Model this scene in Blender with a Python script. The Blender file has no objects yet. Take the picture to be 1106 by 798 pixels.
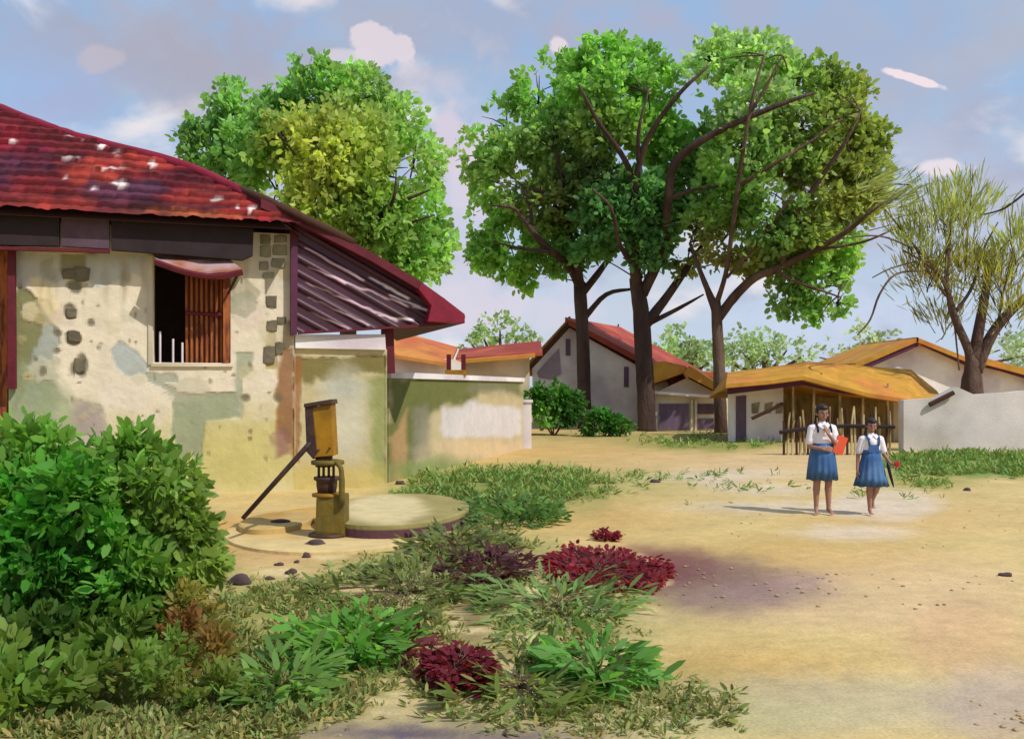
import bpy, bmesh, math, random
import numpy as np
from mathutils import Vector, Matrix
random.seed(7); rng = np.random.default_rng(7)
sc = bpy.context.scene; C = sc.collection
F, CX, HY, EH = 1000.0, 553.0, 420.0, 1.75          # focal length in photo px, centre column, horizon row, eye height
# ------------------------------------------------------------------ helpers
def P(px, py, d): return Vector(((px-CX)/F*d, d, EH+(HY-py)/F*d))
def G(px, py):
    d = EH*F/(py-HY); return Vector(((px-CX)/F*d, d, 0))
def lin(c):
    f = lambda v: (v/255/12.92) if v/255 <= .04045 else ((v/255+.055)/1.055)**2.4
    return tuple(f(v) for v in c)
def link(name, me, parent=None, mat=None):
    o = bpy.data.objects.new(name, me); C.objects.link(o)
    if mat is not None and me is not None and not me.materials: me.materials.append(mat)
    if parent is not None: o.parent = parent; o.matrix_parent_inverse = Matrix.Translation(parent.location).inverted() if parent.type == 'EMPTY' and parent.parent is None else Matrix.Identity(4)
    return o
def thing(name, label, cat, loc=(0,0,0), group=None):
    o = bpy.data.objects.new(name, None); C.objects.link(o); o.location = loc
    o['label'] = label; o['category'] = cat; o.empty_display_size = .1
    if group: o['group'] = group
    return o
def tag(o, label=None, cat=None, group=None, kind=None):
    if label: o['label'] = label
    if cat: o['category'] = cat
    if group: o['group'] = group
    if kind: o['kind'] = kind
    return o
def smooth(me, on=True):
    me.polygons.foreach_set('use_smooth', [on]*len(me.polygons))
# numpy value noise
_perm = rng.random((256, 256))
def vnoise(x, y):
    xi = np.floor(x).astype(int); yi = np.floor(y).astype(int); xf = x-xi; yf = y-yi
    xf = xf*xf*(3-2*xf); yf = yf*yf*(3-2*yf)
    g = lambda a, b: _perm[a & 255, b & 255]
    return (g(xi,yi)*(1-xf)+g(xi+1,yi)*xf)*(1-yf)+(g(xi,yi+1)*(1-xf)+g(xi+1,yi+1)*xf)*yf
def fbm(x, y, o=4):
    s = 0; a = .5; t = 0
    for i in range(o): s = s+a*vnoise(x*2**i+i*17.3, y*2**i+i*9.1); t += a; a *= .5
    return s/t
def ss(a, b, x):
    t = np.clip((x-a)/(b-a), 0, 1); return t*t*(3-2*t)
def sd_poly(px, py, pts):
    d = np.full(px.shape, 1e18); s = np.ones(px.shape); n = len(pts)
    j = n-1
    for i in range(n):
        ax, ay = pts[i]; bx, by = pts[j]
        ex, ey = bx-ax, by-ay; wx, wy = px-ax, py-ay
        t = np.clip((wx*ex+wy*ey)/(ex*ex+ey*ey+1e-9), 0, 1)
        dx, dy = wx-ex*t, wy-ey*t; d = np.minimum(d, dx*dx+dy*dy)
        c1 = py >= ay; c2 = py < by; c3 = ex*wy > ey*wx
        s = np.where((c1 & c2 & c3) | (~c1 & ~c2 & ~c3), -s, s); j = i
    return s*np.sqrt(d)
def sd_ell(px, py, cx, cy, rx, ry):
    k = np.sqrt(((px-cx)/rx)**2+((py-cy)/ry)**2); return (k-1)*min(rx, ry)
class StainsAndShade:
    """worn / stained surface colour, and some painted light and shade: shapes with irregular edges"""
    def __init__(s, base): s.base = base; s.l = []
    def e(s, cx, cy, rx, ry, col, soft=4, wob=6, op=1, fr=.06): s.l.append(('e', (cx,cy,rx,ry), lin(col), soft, wob, op, fr)); return s
    def p(s, pts, col, soft=2, wob=4, op=1, fr=.08): s.l.append(('p', pts, lin(col), soft, wob, op, fr)); return s
    def __call__(s, px, py, asp=1.0):
        col = np.empty(px.shape+(3,)); b = s.base
        if callable(b): col[:] = b(px, py)
        else: col[:] = lin(b)
        for k, (t, g, c, soft, wob, op, fr) in enumerate(s.l):
            wx = px+wob*2*(fbm(px*fr+k*7.7, py*fr*asp, 3)-.5); wy = py+wob*2/asp*(fbm(px*fr+91, py*fr*asp+k*3.3, 3)-.5)
            d = sd_ell(wx, wy, *g) if t == 'e' else sd_poly(wx, wy, g)
            m = (op*(1-ss(-soft, soft, d)))[..., None]
            col = col*(1-m)+np.array(c)*m
        return col
def project(me):
    co = np.empty(len(me.vertices)*3); me.vertices.foreach_get('co', co); co = co.reshape(-1, 3)
    y = np.maximum(co[:,1], .5); return CX+co[:,0]/y*F, HY-(co[:,2]-EH)/y*F
def setcol(me, col):
    a = me.color_attributes.new('Col', 'FLOAT_COLOR', 'POINT')
    c4 = np.ones((len(me.vertices), 4)); c4[:, :3] = col; a.data.foreach_set('color', c4.ravel())
# ------------------------------------------------------------------ materials
def newmat(name, rough=.85, spec=.3):
    m = bpy.data.materials.new(name); m.use_nodes = True
    nt = m.node_tree; b = nt.nodes['Principled BSDF']; b.inputs['Roughness'].default_value = rough
    b.inputs['Specular IOR Level'].default_value = spec; return m, nt, b
def surf(name, col=None, attr=False, var=.25, scale=3, bump=.3, bscale=20, rough=.85, tint=None, spec=.3, metal=0, stretch=(1,1,1), dist=.02):
    """weathered surface: base colour (or vertex colour) broken up by two noises, with a bump"""
    m, nt, b = newmat(name, rough, spec); N = nt.nodes; L = nt.links; b.inputs['Metallic'].default_value = metal
    tc = N.new('ShaderNodeTexCoord'); mp = N.new('ShaderNodeMapping'); mp.inputs['Scale'].default_value = stretch
    L.new(tc.outputs['Object'], mp.inputs[0])
    n1 = N.new('ShaderNodeTexNoise'); n1.inputs['Scale'].default_value = scale; n1.inputs['Detail'].default_value = 6; n1.inputs['Roughness'].default_value = .65
    L.new(mp.outputs[0], n1.inputs['Vector'])
    if attr: src = N.new('ShaderNodeAttribute'); src.attribute_name = 'Col'; out = src.outputs['Color']
    else: src = N.new('ShaderNodeRGB'); src.outputs[0].default_value = (*lin(col), 1); out = src.outputs[0]
    if tint:
        mx = N.new('ShaderNodeMix'); mx.data_type = 'RGBA'; mx.inputs['B'].default_value = (*lin(tint), 1); L.new(out, mx.inputs['A'])
        n3 = N.new('ShaderNodeTexNoise'); n3.inputs['Scale'].default_value = scale*.4; n3.inputs['Detail'].default_value = 3; L.new(mp.outputs[0], n3.inputs['Vector'])
        r = N.new('ShaderNodeValToRGB'); r.color_ramp.elements[0].position = .45; r.color_ramp.elements[1].position = .62
        L.new(n3.outputs[0], r.inputs[0]); L.new(r.outputs[0], mx.inputs['Factor']); out = mx.outputs['Result']
    mr = N.new('ShaderNodeMapRange'); mr.inputs['From Min'].default_value = .25; mr.inputs['From Max'].default_value = .75
    mr.inputs['To Min'].default_value = 1-var; mr.inputs['To Max'].default_value = 1+var; L.new(n1.outputs[0], mr.inputs[0])
    sca = N.new('ShaderNodeVectorMath'); sca.operation = 'SCALE'; L.new(out, sca.inputs[0]); L.new(mr.outputs[0], sca.inputs['Scale'])
    L.new(sca.outputs[0], b.inputs['Base Color'])
    if bump:
        n2 = N.new('ShaderNodeTexNoise'); n2.inputs['Scale'].default_value = bscale; n2.inputs['Detail'].default_value = 8; L.new(mp.outputs[0], n2.inputs['Vector'])
        bp = N.new('ShaderNodeBump'); bp.inputs['Strength'].default_value = bump; bp.inputs['Distance'].default_value = dist
        L.new(n2.outputs[0], bp.inputs['Height']); L.new(bp.outputs[0], b.inputs['Normal'])
    return m
def leafmat(name, tr=.5):
    m, nt, b = newmat(name, .55, .25); N = nt.nodes; L = nt.links
    a = N.new('ShaderNodeAttribute'); a.attribute_name = 'Col'; L.new(a.outputs['Color'], b.inputs['Base Color'])
    t = N.new('ShaderNodeBsdfTranslucent'); s = N.new('ShaderNodeVectorMath'); s.operation = 'MULTIPLY'; s.inputs[1].default_value = (1.5, 1.45, .8)
    L.new(a.outputs['Color'], s.inputs[0]); L.new(s.outputs[0], t.inputs[0])
    mx = N.new('ShaderNodeMixShader'); mx.inputs[0].default_value = tr
    L.new(b.outputs[0], mx.inputs[1]); L.new(t.outputs[0], mx.inputs[2]); L.new(mx.outputs[0], N['Material Output'].inputs[0]); return m
M = {}
M['leaf'] = leafmat('leaf'); M['grass'] = leafmat('grass_blade', .25)
M['wall'] = surf('lime_plaster', attr=True, var=.12, scale=2.2, bump=.45, bscale=9, dist=.03)
M['ground'] = surf('dusty_earth', attr=True, var=.16, scale=1.1, bump=.5, bscale=7, dist=.03)
nt_ = M['ground'].node_tree; nn = nt_.nodes; b_ = nn['Principled BSDF']; src_ = b_.inputs['Base Color'].links[0].from_socket
vo = nn.new('ShaderNodeTexNoise'); vo.inputs['Scale'].default_value = 55; vo.inputs['Detail'].default_value = 5; tcx = nn.new('ShaderNodeTexCoord'); nt_.links.new(tcx.outputs['Object'], vo.inputs[0])
v2_ = nn.new('ShaderNodeTexNoise'); v2_.inputs['Scale'].default_value = 6; v2_.inputs['Detail'].default_value = 8; v2_.inputs['Roughness'].default_value = .75; nt_.links.new(tcx.outputs['Object'], v2_.inputs[0])
ad = nn.new('ShaderNodeMath'); ad.operation = 'ADD'; nt_.links.new(vo.outputs[0], ad.inputs[0]); nt_.links.new(v2_.outputs[0], ad.inputs[1])
mr_ = nn.new('ShaderNodeMapRange'); mr_.inputs['From Min'].default_value = .75; mr_.inputs['From Max'].default_value = 1.25; mr_.inputs['To Min'].default_value = .82; mr_.inputs['To Max'].default_value = 1.2; nt_.links.new(ad.outputs[0], mr_.inputs[0])
sc_ = nn.new('ShaderNodeVectorMath'); sc_.operation = 'SCALE'; nt_.links.new(src_, sc_.inputs[0]); nt_.links.new(mr_.outputs[0], sc_.inputs['Scale']); nt_.links.new(sc_.outputs[0], b_.inputs['Base Color'])
M['tiles'] = surf('clay_tiles', attr=True, var=.3, scale=4, bump=.3, bscale=25, rough=.9)
M['tin'] = surf('shaded_underside_tin', attr=True, var=.25, scale=3, bump=.15, bscale=30, rough=.5, spec=.5)
M['maroon'] = surf('maroon_paint', (92,22,34), var=.3, scale=4, bump=.2, rough=.6)
M['crimson'] = surf('crimson_board', (124,20,44), var=.25, scale=4, bump=.2, rough=.6)
M['brownwood'] = surf('dark_wood', (70,42,30), var=.35, scale=8, bump=.4, stretch=(6,6,1))
M['orangewood'] = surf('orange_wood', (160,92,48), tint=(110,55,35), var=.3, scale=6, bump=.4, stretch=(6,6,1))
M['fascia'] = surf('dark_fascia_shade', (46,34,36), var=.3, scale=3, bump=.3)
M['fascia2'] = surf('grey_fascia_shade', (88,68,78), var=.3, scale=3, bump=.3)
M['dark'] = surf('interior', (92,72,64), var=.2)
M['whitewash'] = surf('whitewash', (230,222,218), tint=(204,190,194), var=.13, scale=1.2, bump=.3)
M['creamwash'] = surf('cream_wash', (214,200,178), tint=(180,168,140), var=.12, scale=1.2, bump=.3)
M['ochreroof'] = surf('ochre_thatch', (186,136,48), tint=(190,122,56), var=.3, scale=1.4, bump=.6, bscale=5)
M['redroof'] = surf('red_roof', (150,62,52), tint=(178,92,66), var=.25, scale=1.2, bump=.5, bscale=5)
M['orangeroof'] = surf('orange_roof', (184,98,60), tint=(196,130,66), var=.25, scale=1.2, bump=.5, bscale=5)
M['purpletrim_and_shade'] = surf('purple_trim_and_shade', (86,44,66), var=.25, scale=2, bump=.2)
M['mauve'] = surf('mauve_shutter', (104,86,104), var=.25, scale=2, bump=.2, stretch=(5,5,1))
M['bark'] = surf('bark', (84,62,52), tint=(108,88,72), var=.35, scale=1.6, bump=.9, bscale=6, stretch=(2,2,.6), dist=.08)
M['barkdark'] = surf('dark_bark', (66,48,44), tint=(84,66,58), var=.35, scale=1.6, bump=.9, bscale=6, stretch=(2,2,.6), dist=.08)
M['concrete'] = surf('concrete', attr=True, var=.2, scale=3, bump=.4, bscale=14)
M['ochrepaint'] = surf('ochre_paint', (158,112,20), tint=(128,92,20), var=.25, scale=5, bump=.2, rough=.55)
M['olivemetal'] = surf('olive_iron', (98,84,34), tint=(112,92,30), var=.3, scale=8, bump=.3, rough=.6)
M['iron'] = surf('dark_iron', (62,42,40), tint=(82,56,40), var=.3, scale=8, bump=.3, rough=.6)
M['stick'] = surf('dry_stick', (200,180,134), tint=(128,104,68), var=.3, scale=3, bump=.4)
M['khaki'] = surf('khaki_matting', (176,150,92), tint=(140,118,74), var=.3, scale=3, bump=.6, stretch=(3,3,1))
M['stone'] = surf('stone', (84,66,66), tint=(60,46,44), var=.3, scale=6, bump=.5)
M['block'] = surf('stone_block', (150,142,112), tint=(128,122,100), var=.25, scale=5, bump=.6)
M['skin'] = surf('skin', (156,114,98), var=.08, scale=12, bump=.05, rough=.6)
M['hair'] = surf('hair', (44,32,32), var=.2, scale=30, bump=.3, rough=.5)
M['shirt'] = surf('white_cotton', (228,222,226), var=.05, scale=9, bump=.25, bscale=14)
M['blue'] = surf('blue_cotton', (56,90,136), tint=(78,112,152), var=.15, scale=7, bump=.25, bscale=14)
M['navy'] = surf('navy_strap', (34,34,52), var=.1)
M['orange'] = surf('orange_cover', (214,84,54), var=.08, bump=0, rough=.5)
M['paper'] = surf('paper', (225,215,195), var=.05, bump=0)
M['red'] = surf('red_petal', (170,26,40), var=.15, bump=0)
M['eye'] = surf('eye', (24,18,18), var=0, bump=0, rough=.3)
M['lip'] = surf('lip', (120,62,60), var=0, bump=0, rough=.5)
M['awn'] = surf('awning_sheet', (150,84,46), tint=(180,150,150), var=.2, scale=2.4, bump=.2)
# ------------------------------------------------------------------ mesh helpers
def prism(name, pts, back, mat, parent=None, bev=.0):
    """solid from a face outline (world points) extruded along vector back"""
    bm = bmesh.new(); a = [bm.verts.new(p) for p in pts]; back = Vector(back); b = [bm.verts.new(Vector(p)+back) for p in pts]
    bm.faces.new(a); bm.faces.new(b[::-1]); n = len(pts)
    for i in range(n): bm.faces.new((a[i], b[i], b[(i+1)%n], a[(i+1)%n]))
    bmesh.ops.recalc_face_normals(bm, faces=bm.faces)
    if bev: bmesh.ops.bevel(bm, geom=list(bm.edges), offset=bev, segments=2, affect='EDGES', profile=.7)
    me = bpy.data.meshes.new(name); bm.to_mesh(me); bm.free(); return link(name, me, parent, mat)
def bm_obj(name, bm, mat, parent=None, sm=False):
    bmesh.ops.recalc_face_normals(bm, faces=bm.faces)
    me = bpy.data.meshes.new(name); bm.to_mesh(me); bm.free()
    if sm: smooth(me)
    return link(name, me, parent, mat)
def tube(bm, pts, rad, seg=8, cap=True, wob=0):
    pts = [Vector(p) for p in pts]; n = len(pts); rings = []
    if not hasattr(rad, '__len__'): rad = [rad]*n
    ref = Vector((.13, .31, .94)); prev = None
    for i, p in enumerate(pts):
        t = (pts[min(i+1, n-1)]-pts[max(i-1, 0)]).normalized()
        if prev is None:
            u = t.cross(ref)
            if u.length < .1: u = t.cross(Vector((1,0,0)))
        else: u = prev-t*prev.dot(t)
        u.normalize(); prev = u; v = t.cross(u)
        rings.append([bm.verts.new(p+(u*math.cos(a)+v*math.sin(a))*rad[i]*(1+wob*random.uniform(-1,1))) for a in [2*math.pi*k/seg for k in range(seg)]])
    for i in range(n-1):
        for k in range(seg): bm.faces.new((rings[i][k], rings[i][(k+1)%seg], rings[i+1][(k+1)%seg], rings[i+1][k]))
    if cap: bm.faces.new(rings[0][::-1]); bm.faces.new(rings[-1])
def smoothline(pts, sub=4):
    """catmull-rom through control tuples"""
    pts = [np.array(p, float) for p in pts]; P_ = [2*pts[0]-pts[1]]+pts+[2*pts[-1]-pts[-2]]; out = []
    for i in range(1, len(P_)-2):
        for k in range(sub):
            t = k/sub; a, b, c, d = P_[i-1:i+3]
            out.append(.5*((2*b)+(c-a)*t+(2*a-5*b+4*c-d)*t*t+(3*b-a-3*c+d)*t**3))
    out.append(pts[-1]); return out
def box(bm, c, s, rot=None):
    r = bmesh.ops.create_cube(bm, size=1)['verts']
    for v in r:
        q = Vector((v.co.x*s[0], v.co.y*s[1], v.co.z*s[2]))
        if rot is not None: q = rot @ q
        v.co = q+Vector(c)
    return r
def lathe(name, prof, c, mat, parent=None, seg=32, sx=1, sy=1, sm=True):
    bm = bmesh.new(); R = []
    for r, z in prof: R.append([bm.verts.new((c[0]+r*sx*math.cos(2*math.pi*k/seg), c[1]+r*sy*math.sin(2*math.pi*k/seg), c[2]+z)) for k in range(seg)])
    for i in range(len(R)-1):
        for k in range(seg): bm.faces.new((R[i][k], R[i][(k+1)%seg], R[i+1][(k+1)%seg], R[i+1][k]))
    bm.faces.new(R[0][::-1]); bm.faces.new(R[-1]); o = bm_obj(name, bm, mat, parent)
    if sm: smooth(o.data)
    return o
# leaves: N blades of six vertices each
def leaf_mesh(name, base, dirs, length, width, cols, parent, mat, cup=.15, flat=None):
    N = len(base); d = dirs/np.linalg.norm(dirs, axis=1, keepdims=True)
    r = rng.normal(size=(N, 3))
    if flat is not None: r = r*.35+np.array([0, 0, 1.])*flat
    s = np.cross(d, r); s /= np.linalg.norm(s, axis=1, keepdims=True)+1e-9; n = np.cross(s, d)
    l = length[:, None]; w = width[:, None]
    T = [(0,0,0), (.32,.5,cup), (.75,.42,cup*.6), (1,0,-.1), (.75,-.42,cup*.6), (.32,-.5,cup)]
    V = np.empty((N, 6, 3))
    for i, (a, b, c_) in enumerate(T): V[:, i] = base+d*l*a+s*w*b+n*w*c_
    me = bpy.data.meshes.new(name); me.vertices.add(N*6); me.vertices.foreach_set('co', V.ravel())
    me.loops.add(N*6); me.loops.foreach_set('vertex_index', np.arange(N*6, dtype=np.int32))
    me.polygons.add(N); me.polygons.foreach_set('loop_start', np.arange(N, dtype=np.int32)*6)
    try: me.polygons.foreach_set('loop_total', np.full(N, 6, dtype=np.int32))
    except Exception: pass
    me.update(calc_edges=True); lum_ = (cols @ np.array([.3,.6,.1]))[:, None]; cols = cols*.86+lum_*.14
    if cols[:,0].mean() < cols[:,1].mean(): cols = cols*np.array([1.12,1,1])
    setcol(me, np.repeat(np.clip(cols, 0, 1), 6, axis=0)); return link(name, me, parent, mat)
def sprays(c, n, k, L, col, spread=.9, jit=.12, up=0.0, base_r=.15):
    """k leaves fanned about direction n at every centre c"""
    S = len(c); c = np.repeat(c, k, 0); n = np.repeat(n, k, 0); L_ = np.repeat(L, k)*rng.uniform(.65, 1.15, S*k)
    cc = np.repeat(col, k, 0)*(1+jit*rng.normal(size=(S*k, 1)))*(1+.05*rng.normal(size=(S*k, 3)))
    d = n+spread*rng.normal(size=(S*k, 3)); d[:, 2] += up
    d /= np.linalg.norm(d, axis=1, keepdims=True)
    return c+d*(L_*base_r)[:, None]+rng.normal(size=(S*k, 3))*(L_*.25)[:, None], d, L_, cc
def lobes(L, D, dens, leaf, k=6, zsq=.9, dsq=.8, gap=0):
    """crown volume: lobes (px, py, r_px, depth offset m, colour); gives sprays"""
    cs, ns, co = [], [], []
    for (px, py, r, dz, colr) in L:
        d = D+dz; R = r/F*d; ctr = np.array(P(px, py, d)); R *= 1.06; n = int(dens*R*R)
        u = rng.normal(size=(n, 3)); u /= np.linalg.norm(u, axis=1, keepdims=True)
        rr = R*rng.uniform(.25, 1, n)**.45
        bump_ = 1+.16*np.sin(u[:,0]*7+px)*np.sin(u[:,2]*6+py)+.08*rng.normal(size=n)
        p = ctr+u*(rr*bump_)[:, None]*np.array([1, dsq, zsq])
        cs.append(p); ns.append(u); 
        # colour clumps inside a lobe
        t = (fbm(p[:,0]/R*1.7+px, p[:,2]/R*1.7+py, 2)-.5)[:, None]*.8
        co.append(np.array(lin(colr))*(1+t)*(1+.1*rng.normal(size=(n,1))))
    c = np.concatenate(cs); n = np.concatenate(ns); co = np.concatenate(co)
    # neighbouring clumps blend into one another
    lx = np.array([[(q[0]-CX)/F*(D+q[3]), EH+(HY-q[1])/F*(D+q[3]), q[2]/F*D] for q in L]); lc = np.array([lin(q[4]) for q in L])
    nz = .5*(fbm(c[:,0]*1.3+5, c[:,2]*1.3+c[:,1], 2)-.5)[:, None]
    wt = np.exp(-((c[:, None, 0]-lx[None, :, 0])**2+(c[:, None, 2]-lx[None, :, 1])**2)/(lx[None, :, 2]*.75*(1+nz))**2)+1e-9; mixc = (wt @ lc)/wt.sum(1, keepdims=True)
    own = np.concatenate([np.tile(np.array(lin(q[4])), (len(a), 1)) for q, a in zip(L, cs)]); co = co*(mixc*.75+own*.25)/own
    # gaps: open cells with few leaves
    if gap:
        q_ = .75 if D > 10 else 5; g = fbm(c[:,0]*q_+3+c[:,1]*.12, c[:,2]*q_+c[:,1]*.1, 3); keep = g > gap; c, n, co = c[keep], n[keep], co[keep]
    return sprays(c, n, k, np.full(len(c), leaf), co, up=.0)
# ------------------------------------------------------------------ camera, light, world
cam = bpy.data.cameras.new('camera'); co = bpy.data.objects.new('camera', cam); C.objects.link(co); sc.camera = co
co.location = (0, 0, EH); co.rotation_euler = (math.pi/2, 0, 0)
cam.sensor_width = 36; cam.lens = 36*F/1106; cam.shift_y = (HY-399)/1106; cam.clip_end = 5000; cam.clip_start = .1
SUN = Vector((.80, -.60, 0)).normalized(); EL = math.radians(47)
sun = bpy.data.lights.new('sun', 'SUN'); sun.energy = 3.0; sun.angle = math.radians(.6); sun.color = (1, .965, .91)
so = bpy.data.objects.new('sun', sun); C.objects.link(so)
sv = Vector((SUN.x*math.cos(EL), SUN.y*math.cos(EL), math.sin(EL))); so.rotation_euler = sv.to_track_quat('Z', 'Y').to_euler()
w = bpy.data.worlds.new('World'); sc.world = w; w.use_nodes = True; nt = w.node_tree; N = nt.nodes; Lk = nt.links
bg = N['Background']; sky = N.new('ShaderNodeTexSky'); sky.sky_type = 'NISHITA'; sky.sun_disc = False
sky.sun_elevation = EL; sky.sun_rotation = math.atan2(SUN.x, SUN.y); sky.air_density = 1.2; sky.dust_density = 2
tc = N.new('ShaderNodeTexCoord'); mp = N.new('ShaderNodeMapping'); mp.inputs['Scale'].default_value = (1, 1, 1.9); Lk.new(tc.outputs['Generated'], mp.inputs[0])
def wn(scale, detail, a, b, off=0):
    m2 = N.new('ShaderNodeMapping'); m2.inputs['Location'].default_value = (off, off*.7, off*.3); Lk.new(mp.outputs[0], m2.inputs[0])
    n = N.new('ShaderNodeTexNoise'); n.inputs['Scale'].default_value = scale; n.inputs['Detail'].default_value = detail; n.inputs['Roughness'].default_value = .5
    n.inputs['Distortion'].default_value = .3
    Lk.new(m2.outputs[0], n.inputs[0]); r = N.new('ShaderNodeMapRange'); r.interpolation_type = 'SMOOTHSTEP'
    r.inputs['From Min'].default_value = a; r.inputs['From Max'].default_value = b; Lk.new(n.outputs[0], r.inputs[0]); return r.outputs[0]
def wmix(f, a, b):
    m = N.new('ShaderNodeMix'); m.data_type = 'RGBA'; Lk.new(f, m.inputs['Factor'])
    if isinstance(a, tuple): m.inputs['A'].default_value = (*a, 1)
    else: Lk.new(a, m.inputs['A'])
    if isinstance(b, tuple): m.inputs['B'].default_value = (*b, 1)
    else: Lk.new(b, m.inputs['B'])
    return m.outputs['Result']
SK = 1/.1
cl = lambda c, k=1.0: tuple(v*SK*k for v in lin(c))
base = N.new('ShaderNodeMix'); base.data_type = 'RGBA'; base.inputs['Factor'].default_value = .85; Lk.new(sky.outputs[0], base.inputs['A']); base.inputs['B'].default_value = (*cl((144,174,210)), 1)
sep = N.new('ShaderNodeSeparateXYZ'); Lk.new(tc.outputs['Generated'], sep.inputs[0])
hz = N.new('ShaderNodeMapRange'); hz.inputs['From Min'].default_value = .34; hz.inputs['From Max'].default_value = .02; hz.interpolation_type = 'SMOOTHSTEP'; hz.inputs['To Max'].default_value = .75; Lk.new(sep.outputs[2], hz.inputs[0])
c1 = wmix(wn(3.2, 5, .42, .66, 1.3), base.outputs['Result'], cl((166,174,188)))
c1 = wmix(hz.outputs[0], c1, cl((188,200,214)))
c1 = wmix(wn(9, 6, .5, .72, 2.2), c1, cl((160,166,188)))
c2 = wmix(wn(5.2, 7, .56, .68, 5.1), c1, cl((214,210,214)))
# cloud banks at fixed bearings: horizontal and vertical tangents of the view direction, edges broken by noise
def mth(op, a, b=None):
    n = N.new('ShaderNodeMath'); n.operation = op
    for i, v in enumerate((a, b)):
        if v is None: continue
        if isinstance(v, (int, float)): n.inputs[i].default_value = v
        else: Lk.new(v, n.inputs[i])
    return n.outputs[0]
wn_ = N.new('ShaderNodeTexNoise'); wn_.inputs['Scale'].default_value = 26; wn_.inputs['Detail'].default_value = 5; Lk.new(tc.outputs['Generated'], wn_.inputs[0])
wn2 = N.new('ShaderNodeTexNoise'); wn2.inputs['Scale'].default_value = 9; wn2.inputs['Detail'].default_value = 3; Lk.new(tc.outputs['Generated'], wn2.inputs[0])
wob_ = mth('ADD', mth('MULTIPLY', mth('SUBTRACT', wn_.outputs[0], .5), 3.2), mth('MULTIPLY', mth('SUBTRACT', wn2.outputs[0], .5), 2.2))
ySafe = mth('MAXIMUM', sep.outputs[1], .05); tu = mth('DIVIDE', sep.outputs[0], ySafe); tv = mth('DIVIDE', sep.outputs[2], ySafe)
for (px_, py_, rx_, ry_, sl_, colr, soft_, op_) in [(130,60,120,50,0,(160,156,170),.9,.6),(250,70,110,40,.1,(158,156,170),.9,.5),(480,25,160,40,0,(164,160,174),.9,.5),(900,60,200,60,0,(166,164,180),.9,.5),(500,230,60,110,0,(196,192,206),.8,.7),(1000,230,130,60,0,(178,178,196),.8,.5),(40,110,80,40,0,(146,172,214),.8,.5),
        (408,50,34,20,.1,(208,198,206),.15,.9),(380,62,26,10,0,(206,198,206),.3,.7),(112,62,18,11,0,(180,172,182),.4,.7),(488,150,22,26,0,(200,190,204),.4,.8),(520,200,24,30,0,(204,196,210),.4,.6),(990,86,30,5,.30,(226,210,214),.2,.95),(1020,182,22,7,0,(222,210,216),.3,.8),(604,52,8,8,0,(220,206,210),.3,.8),(540,330,90,24,0,(206,198,210),.7,.6),(900,340,120,24,0,(190,200,220),.8,.6)]:
    du = mth('SUBTRACT', tu, (px_-CX)/F); dv = mth('SUBTRACT', mth('ADD', tv, mth('MULTIPLY', du, sl_)), (HY-py_)/F)
    q_ = mth('SQRT', mth('ADD', mth('POWER', mth('ABSOLUTE', mth('DIVIDE', du, rx_/F)), 2.0), mth('POWER', mth('ABSOLUTE', mth('DIVIDE', dv, ry_/F)), 2.0)))
    r = N.new('ShaderNodeMapRange'); r.interpolation_type = 'SMOOTHSTEP'; r.inputs['From Min'].default_value = 1+soft_; r.inputs['From Max'].default_value = 1-soft_; r.inputs['To Max'].default_value = op_
    Lk.new(mth('ADD', q_, wob_), r.inputs[0]); c2 = wmix(mth('MULTIPLY', r.outputs[0], mth('GREATER_THAN', sep.outputs[1], .06)), c2, cl(colr))
Lk.new(c2, bg.inputs[0]); bg.inputs[1].default_value = .1
vs = sc.view_settings; vs.view_transform = 'Standard'; vs.look = 'None'; vs.gamma = 1; vs.exposure = .28
# ------------------------------------------------------------------ ground
GS = StainsAndShade(lambda x, y: np.array(lin((196,170,111)))*(1+.22*(fbm(x*.012, y*.03, 4)-.5))[..., None]+np.array([.02,0,-.01])*(fbm(x*.01+9, y*.02, 3)-.5)[..., None])
OC, PK, PALE, GRY = (184,142,70), (204,172,132), (206,190,168), (176,164,132)
GRN = (124,134,62); DG = (84,112,48)
for a in [(950,640,170,40,PK,.6),(640,490,150,14,OC,.6),(820,500,120,12,PK,.7),(780,730,160,30,OC,.5),(900,760,200,30,GRY,.7),(1040,690,70,40,(196,156,116),.6),
          (640,560,90,20,OC,.5),(1090,760,80,40,(170,150,140),.6),(700,775,160,24,(170,164,112),.8),(520,772,200,22,(166,152,110),.8),(860,600,140,22,OC,.4),(985,560,100,16,(196,158,100),.6)]:
    GS.e(*a[:5], soft=18, wob=14, op=a[5])
for a in [(790,512,60,5),(735,516,30,3),(830,528,50,5),(775,520,24,4),(920,575,60,8),(860,548,110,6),(955,545,60,18)]: GS.e(*a, (206,192,180), soft=5, wob=7, op=.5)
for a in [(600,520,110,16,GRN,.6),(530,535,110,28,GRN,.8),(480,600,120,34,GRN,.75),(430,650,150,40,(136,136,76),.8),(560,680,160,34,(148,142,84),.75),(640,640,100,22,(150,146,88),.6),(300,690,100,60,GRN,.7),
          (150,760,220,50,DG,.8),(520,735,230,26,(140,140,78),.7),(60,600,200,60,DG,.8),(300,600,70,10,(190,150,100),.8),(240,575,80,16,(196,150,84),.9)]: GS.e(*a[:5], soft=14, wob=16, op=a[5])
for a in [(1060,502,110,14,(110,132,58),1),(770,478,90,9,(130,132,60),.9),(1000,520,50,8,(140,138,60),.7),(640,470,90,6,(150,140,80),.6)]: GS.e(*a[:5], soft=5, wob=6, op=a[5])
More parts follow.
